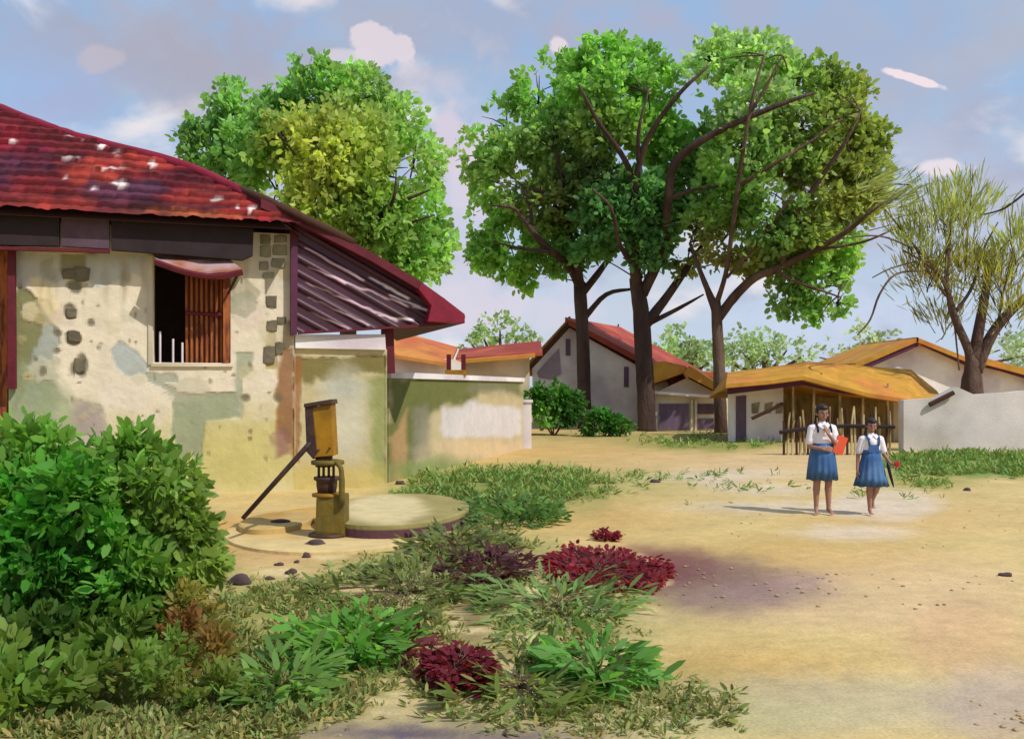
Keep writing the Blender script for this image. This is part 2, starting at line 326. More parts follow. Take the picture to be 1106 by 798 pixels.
# mauve and brown patches of soil colour
for a in [(770,628,80,28,(122,94,84),.9),(715,610,60,20,(112,68,66),.85),(830,640,60,12,(138,112,108),.75),(780,655,60,14,(140,116,100),.6),(870,628,26,8,(140,112,112),.7),(525,612,45,14,(104,72,72),.8),(510,660,16,40,(120,92,66),.7),
          (430,792,90,9,(76,66,88),.95),(560,798,60,6,(84,72,90),.9),(590,718,60,12,(120,86,56),.6),(650,610,60,14,(130,50,60),.7)]: GS.e(*a[:5], soft=12, wob=12, op=a[5])
# bare pale slivers between the weeds
r2 = random.Random(5)
for i in range(70):
    x = r2.uniform(300, 720); y = r2.uniform(600, 770); GS.e(x, y, r2.uniform(8, 32), r2.uniform(1.5, 5), r2.choice([(206,184,134),(196,168,120),(190,170,126)]), soft=1.5, wob=4, op=.8, fr=.1)
ys = [-80,-20,-5,0,2,3.2,4]+[EH*F/(v-HY) for v in np.linspace(840, 448, 160)]+[70,90,130,220,500,1500,3500]
cs_ = [-3.0,-1.8,-1.2,-.9]+list(np.linspace(-.72,.72,380))+[.9,1.2,1.8,3.0]
X = []; 
for y in ys:
    s = max(y, 5.0) if y < 90 else y
    X.append([(c*s*(1 if abs(c) < 1.5 or y > 80 else 40/s+abs(c)), y, 0) for c in cs_])
V = np.array(X); nr, nc = V.shape[:2]
Yc = np.clip(V[..., 1], 4.0, 80); U = CX+V[..., 0]/Yc*F; W = HY+EH*F/Yc
gcol = GS(U, W, 2.2)
und = .04*(fbm(V[..., 0]*.5+50, V[..., 1]*.5+50, 4)-.5)+.25*(fbm(V[...,0]*.07+50, V[...,1]*.07+50, 2)-.5)*ss(60, 400, V[...,1])
V[..., 2] = und
me = bpy.data.meshes.new('ground'); idx = np.arange(nr*nc).reshape(nr, nc)
me.from_pydata(V.reshape(-1, 3).tolist(), [], np.stack([idx[:-1,:-1], idx[:-1,1:], idx[1:,1:], idx[1:,:-1]], -1).reshape(-1, 4).tolist()); me.update()
setcol(me, gcol.reshape(-1, 3)); smooth(me); ground = link('ground', me, None, M['ground']); ground['kind'] = 'structure'
# ------------------------------------------------------------------ main house
W0 = Vector((-3.76, 16, 0)); U_ = Vector((.951, .309, 0)).normalized(); B_ = Vector((-U_.y, U_.x, 0))   # along wall to the right, and back
def wp(px, py, off=0.0):
    """point on the plane of the front wall (off metres towards the viewer) seen in that direction"""
    d = Vector(((px-CX)/F, 1, (HY-py)/F)); o = Vector((0, 0, EH)); n = B_; p0 = W0-B_*off
    return o+d*((p0-o).dot(n)/d.dot(n))
def gridwall(name, u0, u1, zt, holes, off, thick, paint, parent, mat, step=.032, z0=-.05, topf=None):
    """wall slab in wall coordinates: u metres left/right of the corner, with openings"""
    us = sorted(set([round(v, 4) for v in np.arange(u0, u1, step)]+[u1]+[h for H in holes for h in H[:2]])); zs = sorted(set([round(v, 4) for v in np.arange(z0, zt, step)]+[zt]+[h for H in holes for h in H[2:]]))
    bm = bmesh.new(); vm = {}
    p = lambda i, j: vm.setdefault((i, j), bm.verts.new(W0-B_*off+U_*us[i]+Vector((0,0,zs[j])))) if (i, j) not in vm else vm[(i, j)]
    for i in range(len(us)-1):
        for j in range(len(zs)-1):
            uc, zc = (us[i]+us[i+1])/2, (zs[j]+zs[j+1])/2
            if any(H[0] < uc < H[1] and H[2] < zc < H[3] for H in holes): continue
            bm.faces.new((p(i,j), p(i+1,j), p(i+1,j+1), p(i,j+1)))
    be = [e for e in bm.edges if e.is_boundary]; r = bmesh.ops.extrude_edge_only(bm, edges=be)
    nv = [v for v in r['geom'] if isinstance(v, bmesh.types.BMVert)]
    for v in nv: v.co += B_*thick
    me = bpy.data.meshes.new(name); bmesh.ops.recalc_face_normals(bm, faces=bm.faces); bm.to_mesh(me); bm.free()
    x, y = project(me); pc_ = paint(x, y); setcol(me, pc_)
    lum = pc_ @ np.array([.3,.6,.1]); ref = lum.max()*.8; dep = np.clip((ref-lum)/ref, 0, .7)*.05+.012*(fbm(x*.05, y*.05, 4)-.5)
    for v, q in zip(me.vertices, dep):
        if abs((v.co-W0).dot(B_)+off) < .01 and u0+.02 < (v.co-W0).dot(U_) < u1-.02: v.co += B_*float(q)
    return link(name, me, parent, mat)
def uv_(px, py, off=0): q = wp(px, py, off)-W0; return q.dot(U_), q.z
WS = StainsAndShade(lambda x, y: np.array(lin((218,204,178)))*(1+.14*(fbm(x*.03, y*.02, 4)-.5))[..., None])
WS.e(120,500,300,40,(184,172,110),soft=40,wob=20,op=.8).e(260,490,90,50,(186,174,98),soft=25,wob=14,op=.7).e(30,470,60,70,(150,160,120),soft=12,wob=10,op=.8)
WS.p([(15,268),(75,275),(70,300),(30,305),(15,330)],(186,180,170),2,6,.9).p([(20,305),(40,320),(48,350),(40,380),(28,420),(15,450),(8,330)],(112,112,62),3,5,.9)
WS.p([(48,345),(62,355),(66,372),(48,395),(42,430),(30,440),(30,400)],(152,156,146),2,4,.9).p([(30,300),(50,300),(70,345),(60,350),(38,318)],(220,200,160),1,3)
WS.p([(0,395),(60,390),(58,460),(0,470)],(142,150,116),8,8,.8).p([(64,272),(105,272),(102,300),(84,305),(66,298)],(142,136,100),2,4,.9)
WS.p([(92,272),(160,275),(160,300),(140,292),(118,306),(100,312)],(186,184,176),2,5,.9).p([(158,275),(166,275),(166,390),(162,392)],(200,198,190),1,2,.9)
WS.p([(120,378),(130,366),(148,380),(162,398),(158,404),(140,408),(124,398)],(170,174,168),1.5,3,.95).p([(156,402),(190,402),(192,414),(178,412),(190,420),(188,426),(160,412)],(160,160,140),1.5,3,.9)
WS.p([(188,426),(256,424),(256,452),(222,456),(218,480),(218,500),(212,502),(206,488),(200,504),(192,500),(190,484),(184,470)],(142,148,118),1.5,3,.9)
WS.p([(254,380),(272,380),(272,400),(262,412),(260,452),(252,450)],(152,156,130),2,3,.85).e(135,430,28,14,(216,200,180),soft=6,wob=6,op=.7)
WS.p([(75,430),(110,440),(114,500),(78,500)],(166,150,136),6,6,.8).e(96,455,14,24,(156,140,134),soft=6,op=.6)
WS.p([(276,250),(316,252),(316,310),(300,312),(276,296)],(206,194,176),2,3,.8)
WS.p([(305,345),(318,345),(318,500),(312,480),(300,470),(298,420),(302,380)],(138,92,50),3,5,.9).p([(294,470),(306,462),(316,470),(314,490),(296,498)],(140,96,88),4,5,.8).p([(285,370),(296,350),(300,400),(286,400)],(158,136,70),2,3,.8)
r5 = random.Random(11)
for i in range(34):
    x, y = r5.uniform(18, 310), r5.uniform(290, 500); c_ = r5.choice([(198,184,150),(172,166,140),(206,192,168),(158,156,132),(188,170,122),(200,180,164)])
    n_ = r5.randint(5, 8); R0 = r5.uniform(5, 20); WS.p([(x+R0*r5.uniform(.5,1.1)*math.cos(2*math.pi*k/n_)*1.3, y+R0*r5.uniform(.5,1.1)*math.sin(2*math.pi*k/n_)) for k in range(n_)], c_, 1.5, 5, r5.uniform(.35,.8))
for i in range(60): WS.e(r5.uniform(10,314), r5.uniform(285,510), r5.uniform(.8,2.4), r5.uniform(.8,3), r5.choice([(120,104,80),(140,130,104)]), soft=1, wob=2, op=.7)
for i in range(26): x = r5.uniform(10,314); y = r5.uniform(284,300); WS.e(x, y+12, r5.uniform(1,3), r5.uniform(8,26), (150,138,110), soft=2.5, wob=3, op=.35)
for e in [(80,310,8,7),(75,336,7,9),(78,365,8,8),(88,395,6,12),(78,398,3,8),(97,348,4,4),(62,360,4,4),(46,402,4,5),(265,430,4,4),(300,430,5,5),(60,380,4,3)]: WS.e(*e,(106,98,74),soft=2,wob=3,op=.85)
house = thing('village_house', 'old cream plastered house with patched walls and long red tiled roof', 'house', W0)
wz = uv_(200, 279); u_w0, zt_ = uv_(166, 279); u_w1, zb_ = uv_(249, 392); u_d1, _ = uv_(9, 300)
gridwall('front_wall', -11, 0, 4.42, [(u_w0, u_w1, zb_, zt_), (-5.6, u_d1, .05, uv_(9, 263)[1])], 0, .34, WS, house, M['wall'])
prism('side_wall', [W0+Vector((0,0,-.05))+B_*.342, W0+B_*7+Vector((0,0,-.05)), W0+B_*7+Vector((0,0,4.3)), W0+B_*.342+Vector((0,0,4.3))], -U_*.3, M['creamwash'], house)
prism('back_wall', [W0+B_*7-U_*.3, W0+B_*7-U_*11, W0+B_*7-U_*11+Vector((0,0,4.3)), W0+B_*7-U_*.3+Vector((0,0,4.3))], B_*.3, M['creamwash'], house)
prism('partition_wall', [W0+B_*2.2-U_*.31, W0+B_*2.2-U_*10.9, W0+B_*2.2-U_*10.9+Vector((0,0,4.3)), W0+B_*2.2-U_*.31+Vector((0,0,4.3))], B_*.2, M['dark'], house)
prism('far_wall', [W0-U_*11+B_*.345, W0-U_*11+B_*7, W0-U_*11+B_*7+Vector((0,0,4.3)), W0-U_*11+B_*.345+Vector((0,0,4.3))], U_*.3, M['creamwash'], house)
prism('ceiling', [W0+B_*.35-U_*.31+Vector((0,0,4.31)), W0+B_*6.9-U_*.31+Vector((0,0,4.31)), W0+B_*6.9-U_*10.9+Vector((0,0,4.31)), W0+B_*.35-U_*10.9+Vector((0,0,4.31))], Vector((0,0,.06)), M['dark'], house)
# stone blocks showing at the pillar top and along the broken plaster
def wallblock(px, py, wx, wy, m, proud=.02, name='stone_block'):
    bm = bmesh.new(); j = lambda: random.uniform(-.15, .15)
    cs = [(-1+j(),-1+j()),(0,-1.05+j()),(1+j(),-1+j()),(1.05,j()),(1+j(),1+j()),(j(),1.05),(-1+j(),1+j()),(-1.05,j())]
    a = [bm.verts.new(wp(px+cx*wx/2, py+cy*wy/2, proud)) for cx, cy in cs]; b = [bm.verts.new(v.co+B_*(proud+.03)) for v in a]
    bm.faces.new(a); n = len(a)
    for i in range(n): bm.faces.new((a[i], b[i], b[(i+1)%n], a[(i+1)%n]))
    bmesh.ops.bevel(bm, geom=[e for e in bm.edges if all(v in a for v in e.verts)], offset=.012, segments=1, affect='EDGES')
    return bm_obj(name, bm, m, house)
mb2 = surf('dark_block', (112,102,82), tint=(90,80,66), var=.3, scale=6, bump=.6)
for px, py, a, b in [(287,259,11,11),(303,258,13,8),(287,272,11,12),(302,270,15,11),(285,287,10,9),(300,284,14,10),(290,297,12,6)]: wallblock(px, py, a, b, M['block'])
for px, py, a, b in [(293,326,11,12),(294,352,11,12),(304,346,9,8),(291,384,12,18),(302,376,8,12),(74,296,14,10),(88,296,16,14),(77,338,10,10),(80,363,12,11),(86,394,10,14)]: wallblock(px, py, a, b, mb2)
# beam / fascia boards, dark to stand for the deep shade under the eave
prism('eave_shade_beam', [wp(-120,222,.38), wp(-120,262,.38), wp(64,266,.38), wp(64,231,.38)], B_*.12, M['fascia'], house, .01)
prism('eave_shade_beam', [wp(66,232,.37), wp(66,266,.37), wp(118,269,.37), wp(118,236,.37)], B_*.1, M['fascia2'], house, .01)
prism('eave_shade_beam', [wp(120,236,.39), wp(120,270,.39), wp(200,276,.39), wp(262,281,.39), wp(273,276,.39), wp(274,247,.39)], B_*.12, M['fascia'], house, .01)
prism('beam_trim', [wp(-120,262.5,.40), wp(-120,266,.40), wp(118,273,.40), wp(118,269.5,.40)], B_*.1, M['maroon'], house)
# door and post at the left edge
prism('door_post', [wp(8,262,.12), wp(8,420,.12), wp(17,420,.12), wp(16,262,.12)], B_*.11, M['maroon'], house, .008)
dr = prism('door', [wp(-60,262,-.1), wp(-60,520,-.1), wp(8,520,-.1), wp(8,262,-.1)], B_*.05, M['orangewood'], house)
# window
win = prism('window_frame', [wp(160,276,.03), wp(160,394,.03), wp(165,394,.03), wp(165,276,.03)], B_*.1, M['creamwash'], house, .005)
prism('window_sill', [wp(163,392.5,.05), wp(163,396,.05), wp(252,396,.05), wp(252,392.5,.05)], B_*.12, M['creamwash'], house, .005)
prism('window_jamb', [wp(241,290,.04), wp(241,394,.04), wp(248,392,.04), wp(249,290,.04)], B_*.08, M['orangewood'], house, .006)
sh = prism('shutter', [wp(200,290,-.08), wp(200,391,-.08), wp(241,391,-.08), wp(241,290,-.08)], B_*.03, surf('shutter_board', (104,52,30), var=.3, scale=6, bump=.3), house)
for i in range(8):
    x = 201.5+i*5.4; bm = bmesh.new(); tube(bm, [wp(x, 291, -.05), wp(x, 391.5, -.05)], .02, 6); bm_obj('shutter_slat', bm, M['orangewood'], sh)
bm = bmesh.new(); tube(bm, [wp(200,338,-.02), wp(241,340,-.02)], .03, 6); bm_obj('shutter_rail', bm, M['maroon'], sh)
for x, t in [(173,358),(187,366),(197,370)]:
    bm = bmesh.new(); tube(bm, [wp(x, 392, -.02), wp(x, t, -.02)], .018, 6); bm_obj('window_bar', bm, M['whitewash'], house)
# lifted flap awning over the window
aw = prism('window_awning', [wp(164,276,.03), wp(244,279,.03), wp(262,293,.62), wp(200,297,.62), wp(170,283,.5)], Vector((0,0,.03)), M['awn'], house)
bm = bmesh.new(); tube(bm, smoothline([wp(168,283,.56), wp(200,294,.64), wp(232,299,.66), wp(262,294,.64)]), .05, 6); bm_obj('awning_edge', bm, M['maroon'], aw)
bm = bmesh.new(); tube(bm, [wp(246,318,.0), wp(256,298,.5)], .022, 6); bm_obj('awning_strut', bm, M['brownwood'], aw)
# tiled roof, front slope
ze = 4.45; th = math.radians(35); RN = (B_*-math.sin(th)+Vector((0,0,math.cos(th)))); E0 = W0-B_*.62+Vector((0,0,ze)); SU = B_*math.cos(th)+Vector((0,0,math.sin(th)))
def rp(px, py):
    d = Vector(((px-CX)/F, 1, (HY-py)/F)); o = Vector((0,0,EH)); return o+d*((E0-o).dot(RN)/d.dot(RN))
hip_px = [(-150,66),(-80,90),(0,119),(60,142),(100,154),(190,178),(250,203),(285,222),(312,240),(325,250)]
hip = [rp(*q) for q in hip_px]; hu = [(q-E0).dot(U_) for q in hip]; hs = [(q-E0).dot(SU) for q in hip]
RS = StainsAndShade(lambda x, y: np.array(lin((100,24,30)))*(1+.6*(fbm(x*.03, y*.05, 4)-.5))[..., None])
for a in [(20,180,40,22,(74,30,50)),(60,200,50,14,(110,24,28)),(95,185,30,16,(150,52,38)),(150,175,40,12,(152,50,40)),(160,222,60,8,(64,16,26)),(190,205,40,12,(90,20,30)),(120,215,30,10,(90,34,46)),(230,215,50,12,(150,46,38)),(50,220,60,10,(144,46,36)),
          (40,165,30,10,(96,20,40)),(0,150,30,14,(120,20,36)),(260,232,40,8,(150,34,34)),(200,190,30,8,(80,14,28)),(155,205,24,10,(72,40,62)),(110,205,25,10,(84,40,60)),(220,232,60,4,(160,84,48))]: RS.e(*a, soft=4, wob=11, op=.9)
r3 = random.Random(3)
for i in range(26): x = r3.uniform(0, 260); RS.e(x, r3.uniform(150+x*.2, 225), r3.uniform(8, 28), r3.uniform(1, 2), (60,14,24), soft=1.5, wob=3, op=.7)
for a in [(12,152,7,3),(75,170,9,3),(72,190,4,4),(103,184,5,2),(120,182,13,1.6),(128,199,10,4),(100,203,4,3),(165,178,6,3),(233,215,7,4),(272,224,4,4),(255,224,3,2),(287,242,10,2.5),(75,147,4,1.5),(92,150,4,1.5),(110,158,6,3),(127,166,3,1)]:
    RS.e(a[0], a[1], a[2]*.8, a[3]*.62, (226,204,200), soft=.8, wob=3, op=.95, fr=.2)
bm = bmesh.new(); cols = np.arange(-14, max(hu)+.02, .05); rows = np.arange(0, 8, .05); hu_s, hs_s = zip(*sorted(zip(hu, hs)))
vm = {}
for i, u in enumerate(cols):
    top = float(np.interp(u, hu_s, hs_s)) if u > hu_s[0] else hs_s[0]
    top = max(top, .02)
    for j in range(len(rows)):
        s = rows[j]; s_ = min(s, top)
        hsh = math.sin(int((u+20)/.22)*12.9+int(s_/.33)*78.2)*43758.5 % 1; z = .016*abs(math.sin(u*math.pi/.22))+(.05+.035*hsh)*(1-(s_/.33) % 1)+random.uniform(-.008,.008)+.03*math.sin(u*1.3)*math.sin(s_*.9)
        vm[i, j] = bm.verts.new(E0+U_*u+SU*s_+RN*z)
        if s >= top: break
for i in range(len(cols)-1):
    for j in range(len(rows)-1):
        k = [(i,j),(i+1,j),(i+1,j+1),(i,j+1)]
        k = [q for q in k if q in vm]
        if len(k) >= 3 and (i,j) in vm and (i+1,j) in vm or len(k) == 3: bm.faces.new([vm[q] for q in k])
roof = bm_obj('tiled_roof', bm, M['tiles'], house); x, y = project(roof.data); rc = RS(x, y)
co_ = np.array([v.co[:] for v in roof.data.vertices])-np.array(E0); uu, sv_ = co_ @ np.array(U_), co_ @ np.array(SU); hs_h = np.modf(np.abs(np.sin(np.floor((uu+20)/.22)*12.9+np.floor(sv_/.33)*78.2))*43758.5)[0]
rc = rc*(.65+.7*hs_h)[:, None]*(1-.45*(np.mod(sv_/.33, 1) > .86))[:, None]; setcol(roof.data, rc)
# underside and rear slopes (closed volume)
under = [E0-U_*14-RN*.06, E0+U_*(max(hu)-.02)-RN*.06]; bm = bmesh.new()
a = [bm.verts.new(under[0]), bm.verts.new(under[1])]+[bm.verts.new(q-RN*.06) for q in hip[::-1]]+[bm.verts.new(E0-U_*14+SU*max(hs)-RN*.06)]
bm.faces.new(a)
bm_obj('roof_boarding', bm, M['brownwood'], house)
bm = bmesh.new(); hp2 = [h for h in hip]; lo = [Vector((h.x, h.y, 0))+B_*(7.2-(h-W0).dot(B_))+Vector((0,0,4.2))+U_*.1 for h in hp2]
A = [bm.verts.new(h) for h in hp2]; Bv = [bm.verts.new(q) for q in lo]
for i in range(len(A)-1): bm.faces.new((A[i], A[i+1], Bv[i+1], Bv[i]))
bm_obj('rear_roof_slope', bm, M['maroon'], house)
bm = bmesh.new(); tube(bm, smoothline([rp(x, y-1) for x, y in hip_px[:8]], 5), .10, 8, wob=.12); bm_obj('ridge_capping', bm, M['crimson'], house, True)
bm = bmesh.new(); tube(bm, smoothline([rp(x, y) +Vector((0,.1,.0)) for x, y in [(190,176),(240,196)]]+[wp(300,222,.3), wp(382,262,.3)], 5), .075, 8, wob=.12); bm_obj('ridge_pole', bm, M['brownwood'], house, True)
# lean-to roof over the end, its rake and the ribbed tin panel painted as its shaded underside
rake = [wp(282,218,.36), wp(345,247,.36), wp(400,275,.36), wp(452,306,.36), wp(480,326,.36), wp(502,343,.36)]
bm = bmesh.new(); T = [bm.verts.new(p+Vector((0,0,.06))) for p in rake]; Bo = [bm.verts.new(p-Vector((0,0,.10))) for p in rake]
T2 = [bm.verts.new(v.co+B_*6.4) for v in T]; B2 = [bm.verts.new(v.co+B_*6.4) for v in Bo]
for i in range(len(T)-1):
    bm.faces.new((T[i],T[i+1],Bo[i+1],Bo[i])); bm.faces.new((T[i],T2[i],T2[i+1],T[i+1])); bm.faces.new((Bo[i],Bo[i+1],B2[i+1],B2[i])); bm.faces.new((T2[i],B2[i],B2[i+1],T2[i+1]))
bm.faces.new((T[-1],T2[-1],B2[-1],Bo[-1])); bm.faces.new((T[0],Bo[0],B2[0],T2[0]))
lt = bm_obj('lean_to_roof', bm, M['maroon'], house)
prism('rake_tip', [wp(455,306,.385), wp(480,322,.385), wp(503,342,.385), wp(500,349,.385), wp(462,347,.385), wp(466,330,.385), wp(452,312,.385)], B_*.3, M['crimson'], house, .01)
# ribbed panel in place of the shaded roof underside
tri = [(317,246),(345,256),(400,284),(452,315),(480,334),(492,346),(430,353),(318,359)]
a0, b0 = wp(330,250,.1), wp(490,342,.1); rk = (b0-a0).normalized(); pn = rk.cross(B_).normalized()
o0 = wp(317,358,.1); bm = bmesh.new()
q = [wp(x, y, .1) for x, y in tri]; r_ = [((v-o0).dot(rk), (v-o0).dot(pn)) for v in q]
ss0, ss1 = min(v[0] for v in r_), max(v[0] for v in r_); tt0, tt1 = min(v[1] for v in r_), max(v[1] for v in r_)
sa = np.arange(ss0, ss1+.05, .05); ta = np.arange(tt0, tt1+.01, .0125); SA, TA = np.meshgrid(sa, ta, indexing='ij')
Pp = np.array(o0)+SA[...,None]*np.array(rk)+TA[...,None]*np.array(pn)-np.array(B_)*(.045*np.maximum(0, np.sin(TA*2*math.pi/.22))**.5)[...,None]
xx = CX+Pp[...,0]/Pp[...,1]*F; yy = HY-(Pp[...,2]-EH)/Pp[...,1]*F; ins = sd_poly(xx, yy, tri) < 1.5
vm = {}
def gv(i, j):
    if (i, j) not in vm: vm[i, j] = bm.verts.new(Pp[i, j])
    return vm[i, j]
for i in range(len(sa)-1):
    for j in range(len(ta)-1):
        if ins[i,j] and ins[i+1,j] and ins[i,j+1] and ins[i+1,j+1]: bm.faces.new((gv(i,j), gv(i+1,j), gv(i+1,j+1), gv(i,j+1)))
pnl = bm_obj('shaded_underside_panel', bm, M['tin'], house); x, y = project(pnl.data)
TS = StainsAndShade(lambda x, y: np.array(lin((62,20,40)))*(1+.5*(fbm(x*.04, y*.06, 3)-.5))[..., None])  # dark purple base paints in the shade below the lean-to roof
for (x0,y0,x1,y1,wd) in [(330,268,392,302,3),(332,288,440,330,2.5),(332,305,430,348,2.5),(334,322,400,352,2),(420,318,455,332,3),(400,300,440,322,3),(445,330,470,338,3),(336,338,380,356,2),(410,341,445,345,2.5),(350,296,372,306,3)]:
    L_ = math.hypot(x1-x0, y1-y0); nx, ny = -(y1-y0)/L_*wd/2, (x1-x0)/L_*wd/2
    TS.p([(x0+nx*.4,y0+ny*.4),(x1+nx,y1+ny),(x1-nx,y1-ny),(x0-nx*.4,y0-ny*.4)], (200,166,178) if x0 < 390 else (232,212,210), soft=1, wob=2, op=.95)  # pale streaks paint highlights and slits of light along the ribs
setcol(pnl.data, TS(x, y))
prism('shade_panel_backing', [wp(x, y, -.02) for x, y in [(319,250),(480,338),(484,345),(430,351),(320,357)]], B_*.04, M['purpletrim_and_shade'], house)
prism('corner_board', [wp(314,246,.16), wp(314,362,.16), wp(321,361,.16), wp(322,250,.16)], B_*.155, M['purpletrim_and_shade'], house)
prism('eave_batten', [wp(322,358,.14), wp(322,361,.14), wp(470,352,.14), wp(498,348,.14), wp(498,345,.14), wp(430,352,.14)], B_*.1, M['maroon'], house)
# annex under the lean-to
AS = StainsAndShade(lambda x, y: np.array(lin((190,174,132)))*(1+.2*(fbm(x*.04, y*.02, 4)-.5))[..., None])
AS.p([(318,386),(418,386),(418,404),(380,406),(372,412),(340,410),(334,420),(328,408),(318,418)],(112,100,48),3,5,.9).e(370,450,26,50,(196,192,170),soft=12,wob=10,op=.7).p([(398,410),(418,400),(418,520),(402,520)],(132,140,76),7,5,.8)  # olive band below the coping paints in shade along with weathering
AS.e(350,520,80,20,(190,170,90),soft=10,op=.7).e(372,420,26,12,(176,176,160),soft=7,op=.7).p([(318,386),(326,386),(322,500),(318,500)],(150,96,54),2,3,.8)
ua, za = uv_(319.5, 376, -.05); ub, _ = uv_(418, 376, -.05)
gridwall('annex_wall', .003, ub, za, [], -.05, .3, AS, house, M['wall'])
prism('annex_side_wall', [W0+B_*.36+U_*(ub-.3)+Vector((0,0,-.05)), W0+B_*5+U_*(ub-.3)+Vector((0,0,-.05)), W0+B_*5+U_*(ub-.3)+Vector((0,0,za)), W0+B_*.36+U_*(ub-.3)+Vector((0,0,za))], U_*.295, M['creamwash'], house)
prism('annex_coping', [wp(319,361.5,.03), wp(319,376,.03), wp(417,378,.03), wp(416,361,.03)], B_*.5, M['whitewash'], house, .01)
prism('roof_post', [wp(413,350,-.1), wp(413,403,-.1), wp(427,403,-.1), wp(425,350,-.1)], B_*.16, M['maroon'], house, .01)
# ------------------------------------------------------------------ boundary wall
bl, br = Vector((-.133*17.3, 17.3, 0)), Vector((.012*27, 27, 0)); bd = (br-bl).normalized(); bn = Vector((-bd.y, bd.x, 0))
if bn.y < 0: bn = -bn
bw = thing('boundary_wall', 'stained compound wall with pale coping running back from the red roofed house', 'wall', bl)
nU, nZ = 160, 34; bm = bmesh.new(); LN = (br-bl).length; g = [[bm.verts.new(bl+bd*(LN*i/nU)+Vector((0,0,-.05+2.0*j/nZ))) for j in range(nZ+1)] for i in range(nU+1)]
for i in range(nU):
    for j in range(nZ): bm.faces.new((g[i][j], g[i+1][j], g[i+1][j+1], g[i][j+1]))
r = bmesh.ops.extrude_edge_only(bm, edges=[e for e in bm.edges if e.is_boundary])
for v in r['geom']:
    if isinstance(v, bmesh.types.BMVert): v.co += bn*.28
me_ = bm_obj('wall', bm, M['wall'], bw); x, y = project(me_.data)
BS = StainsAndShade(lambda x, y: np.array(lin((184,168,128)))*(1+.2*(fbm(x*.04, y*.02, 4)-.5))[..., None])
BS.p([(418,408),(566,408),(566,426),(520,424),(505,440),(480,436),(460,450),(440,520),(418,530)],(98,102,48),5,8,.95).p([(446,440),(462,436),(466,490),(446,500)],(132,128,108),5,5,.8).p([(476,444),(508,434),(562,440),(562,470),(480,472)],(206,198,196),4,6,.9)
BS.p([(424,470),(438,440),(440,520),(424,520)],(190,148,104),4,4,.7).e(520,485,60,10,(208,180,140),soft=6,op=.8).e(470,510,50,14,(120,138,74),soft=7,op=.8).e(530,420,26,6,(128,124,100),soft=4,op=.6)
setcol(me_.data, BS(x, y))
prism('coping', [bl-bn*.05+Vector((0,0,1.952)), bl-bn*.05+Vector((0,0,2.07)), bl+bn*.33+Vector((0,0,2.07)), bl+bn*.33+Vector((0,0,1.952))], bd*LN, M['whitewash'], bw, .01)
gp_ = P(568, 470, 27.3); gx, gy = gp_.x, gp_.y
gpost = thing('gate_pillar', 'short whitewashed pillar at the far end of the compound wall', 'pillar', (gx, gy, 0))
prism('pillar', [(gx-.16,gy-.16,-.03),(gx+.16,gy-.16,-.03),(gx+.16,gy-.16,1.35),(gx-.16,gy-.16,1.35)], (0,.32,0), M['whitewash'], gpost, .01)
prism('pillar_cap', [(gx-.2,gy-.2,1.352),(gx+.2,gy-.2,1.352),(gx+.2,gy-.2,1.43),(gx-.2,gy-.2,1.43)], (0,.4,0), M['whitewash'], gpost, .01)
q = P(502, 400, 21.5)
gt = thing('bracket_post', 'small ochre bracket with two dark uprights standing on the compound wall', 'post', (q.x, q.y, 2.07))
t_ = (q.y-bl.y)/bd.y; cpt = bl+bd*t_+bn*.14
bm = bmesh.new(); box(bm, (cpt.x, cpt.y, 2.13), (.5,.2,.12)); bm_obj('foot', bm, M['ochrepaint'], gt)
for dx in (-.17, .17):
    bm = bmesh.new(); box(bm, (cpt.x+dx, cpt.y, 2.37), (.1,.1,.36)); bm_obj('upright', bm, M['maroon'], gt)
# ------------------------------------------------------------------ far houses
def roofslab(name, pts, mat, parent, t=.12): return prism(name, pts, (0,0,t), mat, parent)
h = thing('low_house', 'low white house with two orange roofs behind the compound wall', 'house', P(500, 440, 34))
prism('wall', [P(418,384,34), P(490,388,34), P(500,392,34), P(500,470,34), P(418,470,34)], (0,5,0), M['whitewash'], h)
prism('wall', [P(500.5,386,35), P(572,382,35), P(572,470,35), P(500.5,470,35)], (0,5,0), M['creamwash'], h)
roofslab('roof', [P(414,385,33.4), P(486,396,33.4), P(494,378,38), P(418,357,38)], M['orangeroof'], h)
roofslab('roof', [P(492,390,34.2), P(586,384,34.2), P(584,371,38.5), P(496,380,38.5)], M['redroof'], h)
roofslab('eave_band', [P(492,393,34.1), P(578,386,34.1), P(578,384,34.3), P(492,391,34.3)], M['ochreroof'], h)

h = thing('gable_house', 'white gable house with long red roof slope behind the tree trunks', 'house', P(650, 460, 42))
bk = Vector((3, 6, 0)); fz = lambda x, y, d=42: P(x, y, d)
prism('wall', [fz(575,398), fz(615,354), fz(722,414), fz(722,463), fz(575,463)], bk, M['whitewash'], h)
dn = Vector((0,0,-.16))
def slabq(name, a, b, mat, t=.22, over=.5):
    f = -bk.normalized()*over; return prism(name, [a+f, b+f, b+f+Vector((0,0,t)), a+f+Vector((0,0,t))], bk*1.08, mat, h)
slabq('roof', fz(564,406), fz(615,350.5), M['ochreroof'], .1); slabq('roof', fz(615,350), fz(742,418), M['redroof'], .28)
prism('barge_board', [fz(564,409,41.4), fz(564,403,41.4), fz(614,347,41.4), fz(614,353,41.4)], (0,.08,0), M['brownwood'], h)
prism('rake_shade_patch', [fz(580,402,41.95), fz(604,376,41.95), fz(606,404,41.95), fz(596,410,41.95), fz(582,408,41.95)], (0,.03,0), surf('violet_grey', (150,134,146), var=.15), h)  # violet-grey patch paints the shade under the left rake
for x0, y0, x1, y1 in [(611,366,616,384),(674,396,679,418)]:
    prism('shutter', [fz(x0,y0,41.94), fz(x1,y0,41.94), fz(x1,y1,41.94), fz(x0,y1,41.94)], (0,.05,0), M['mauve'], h)
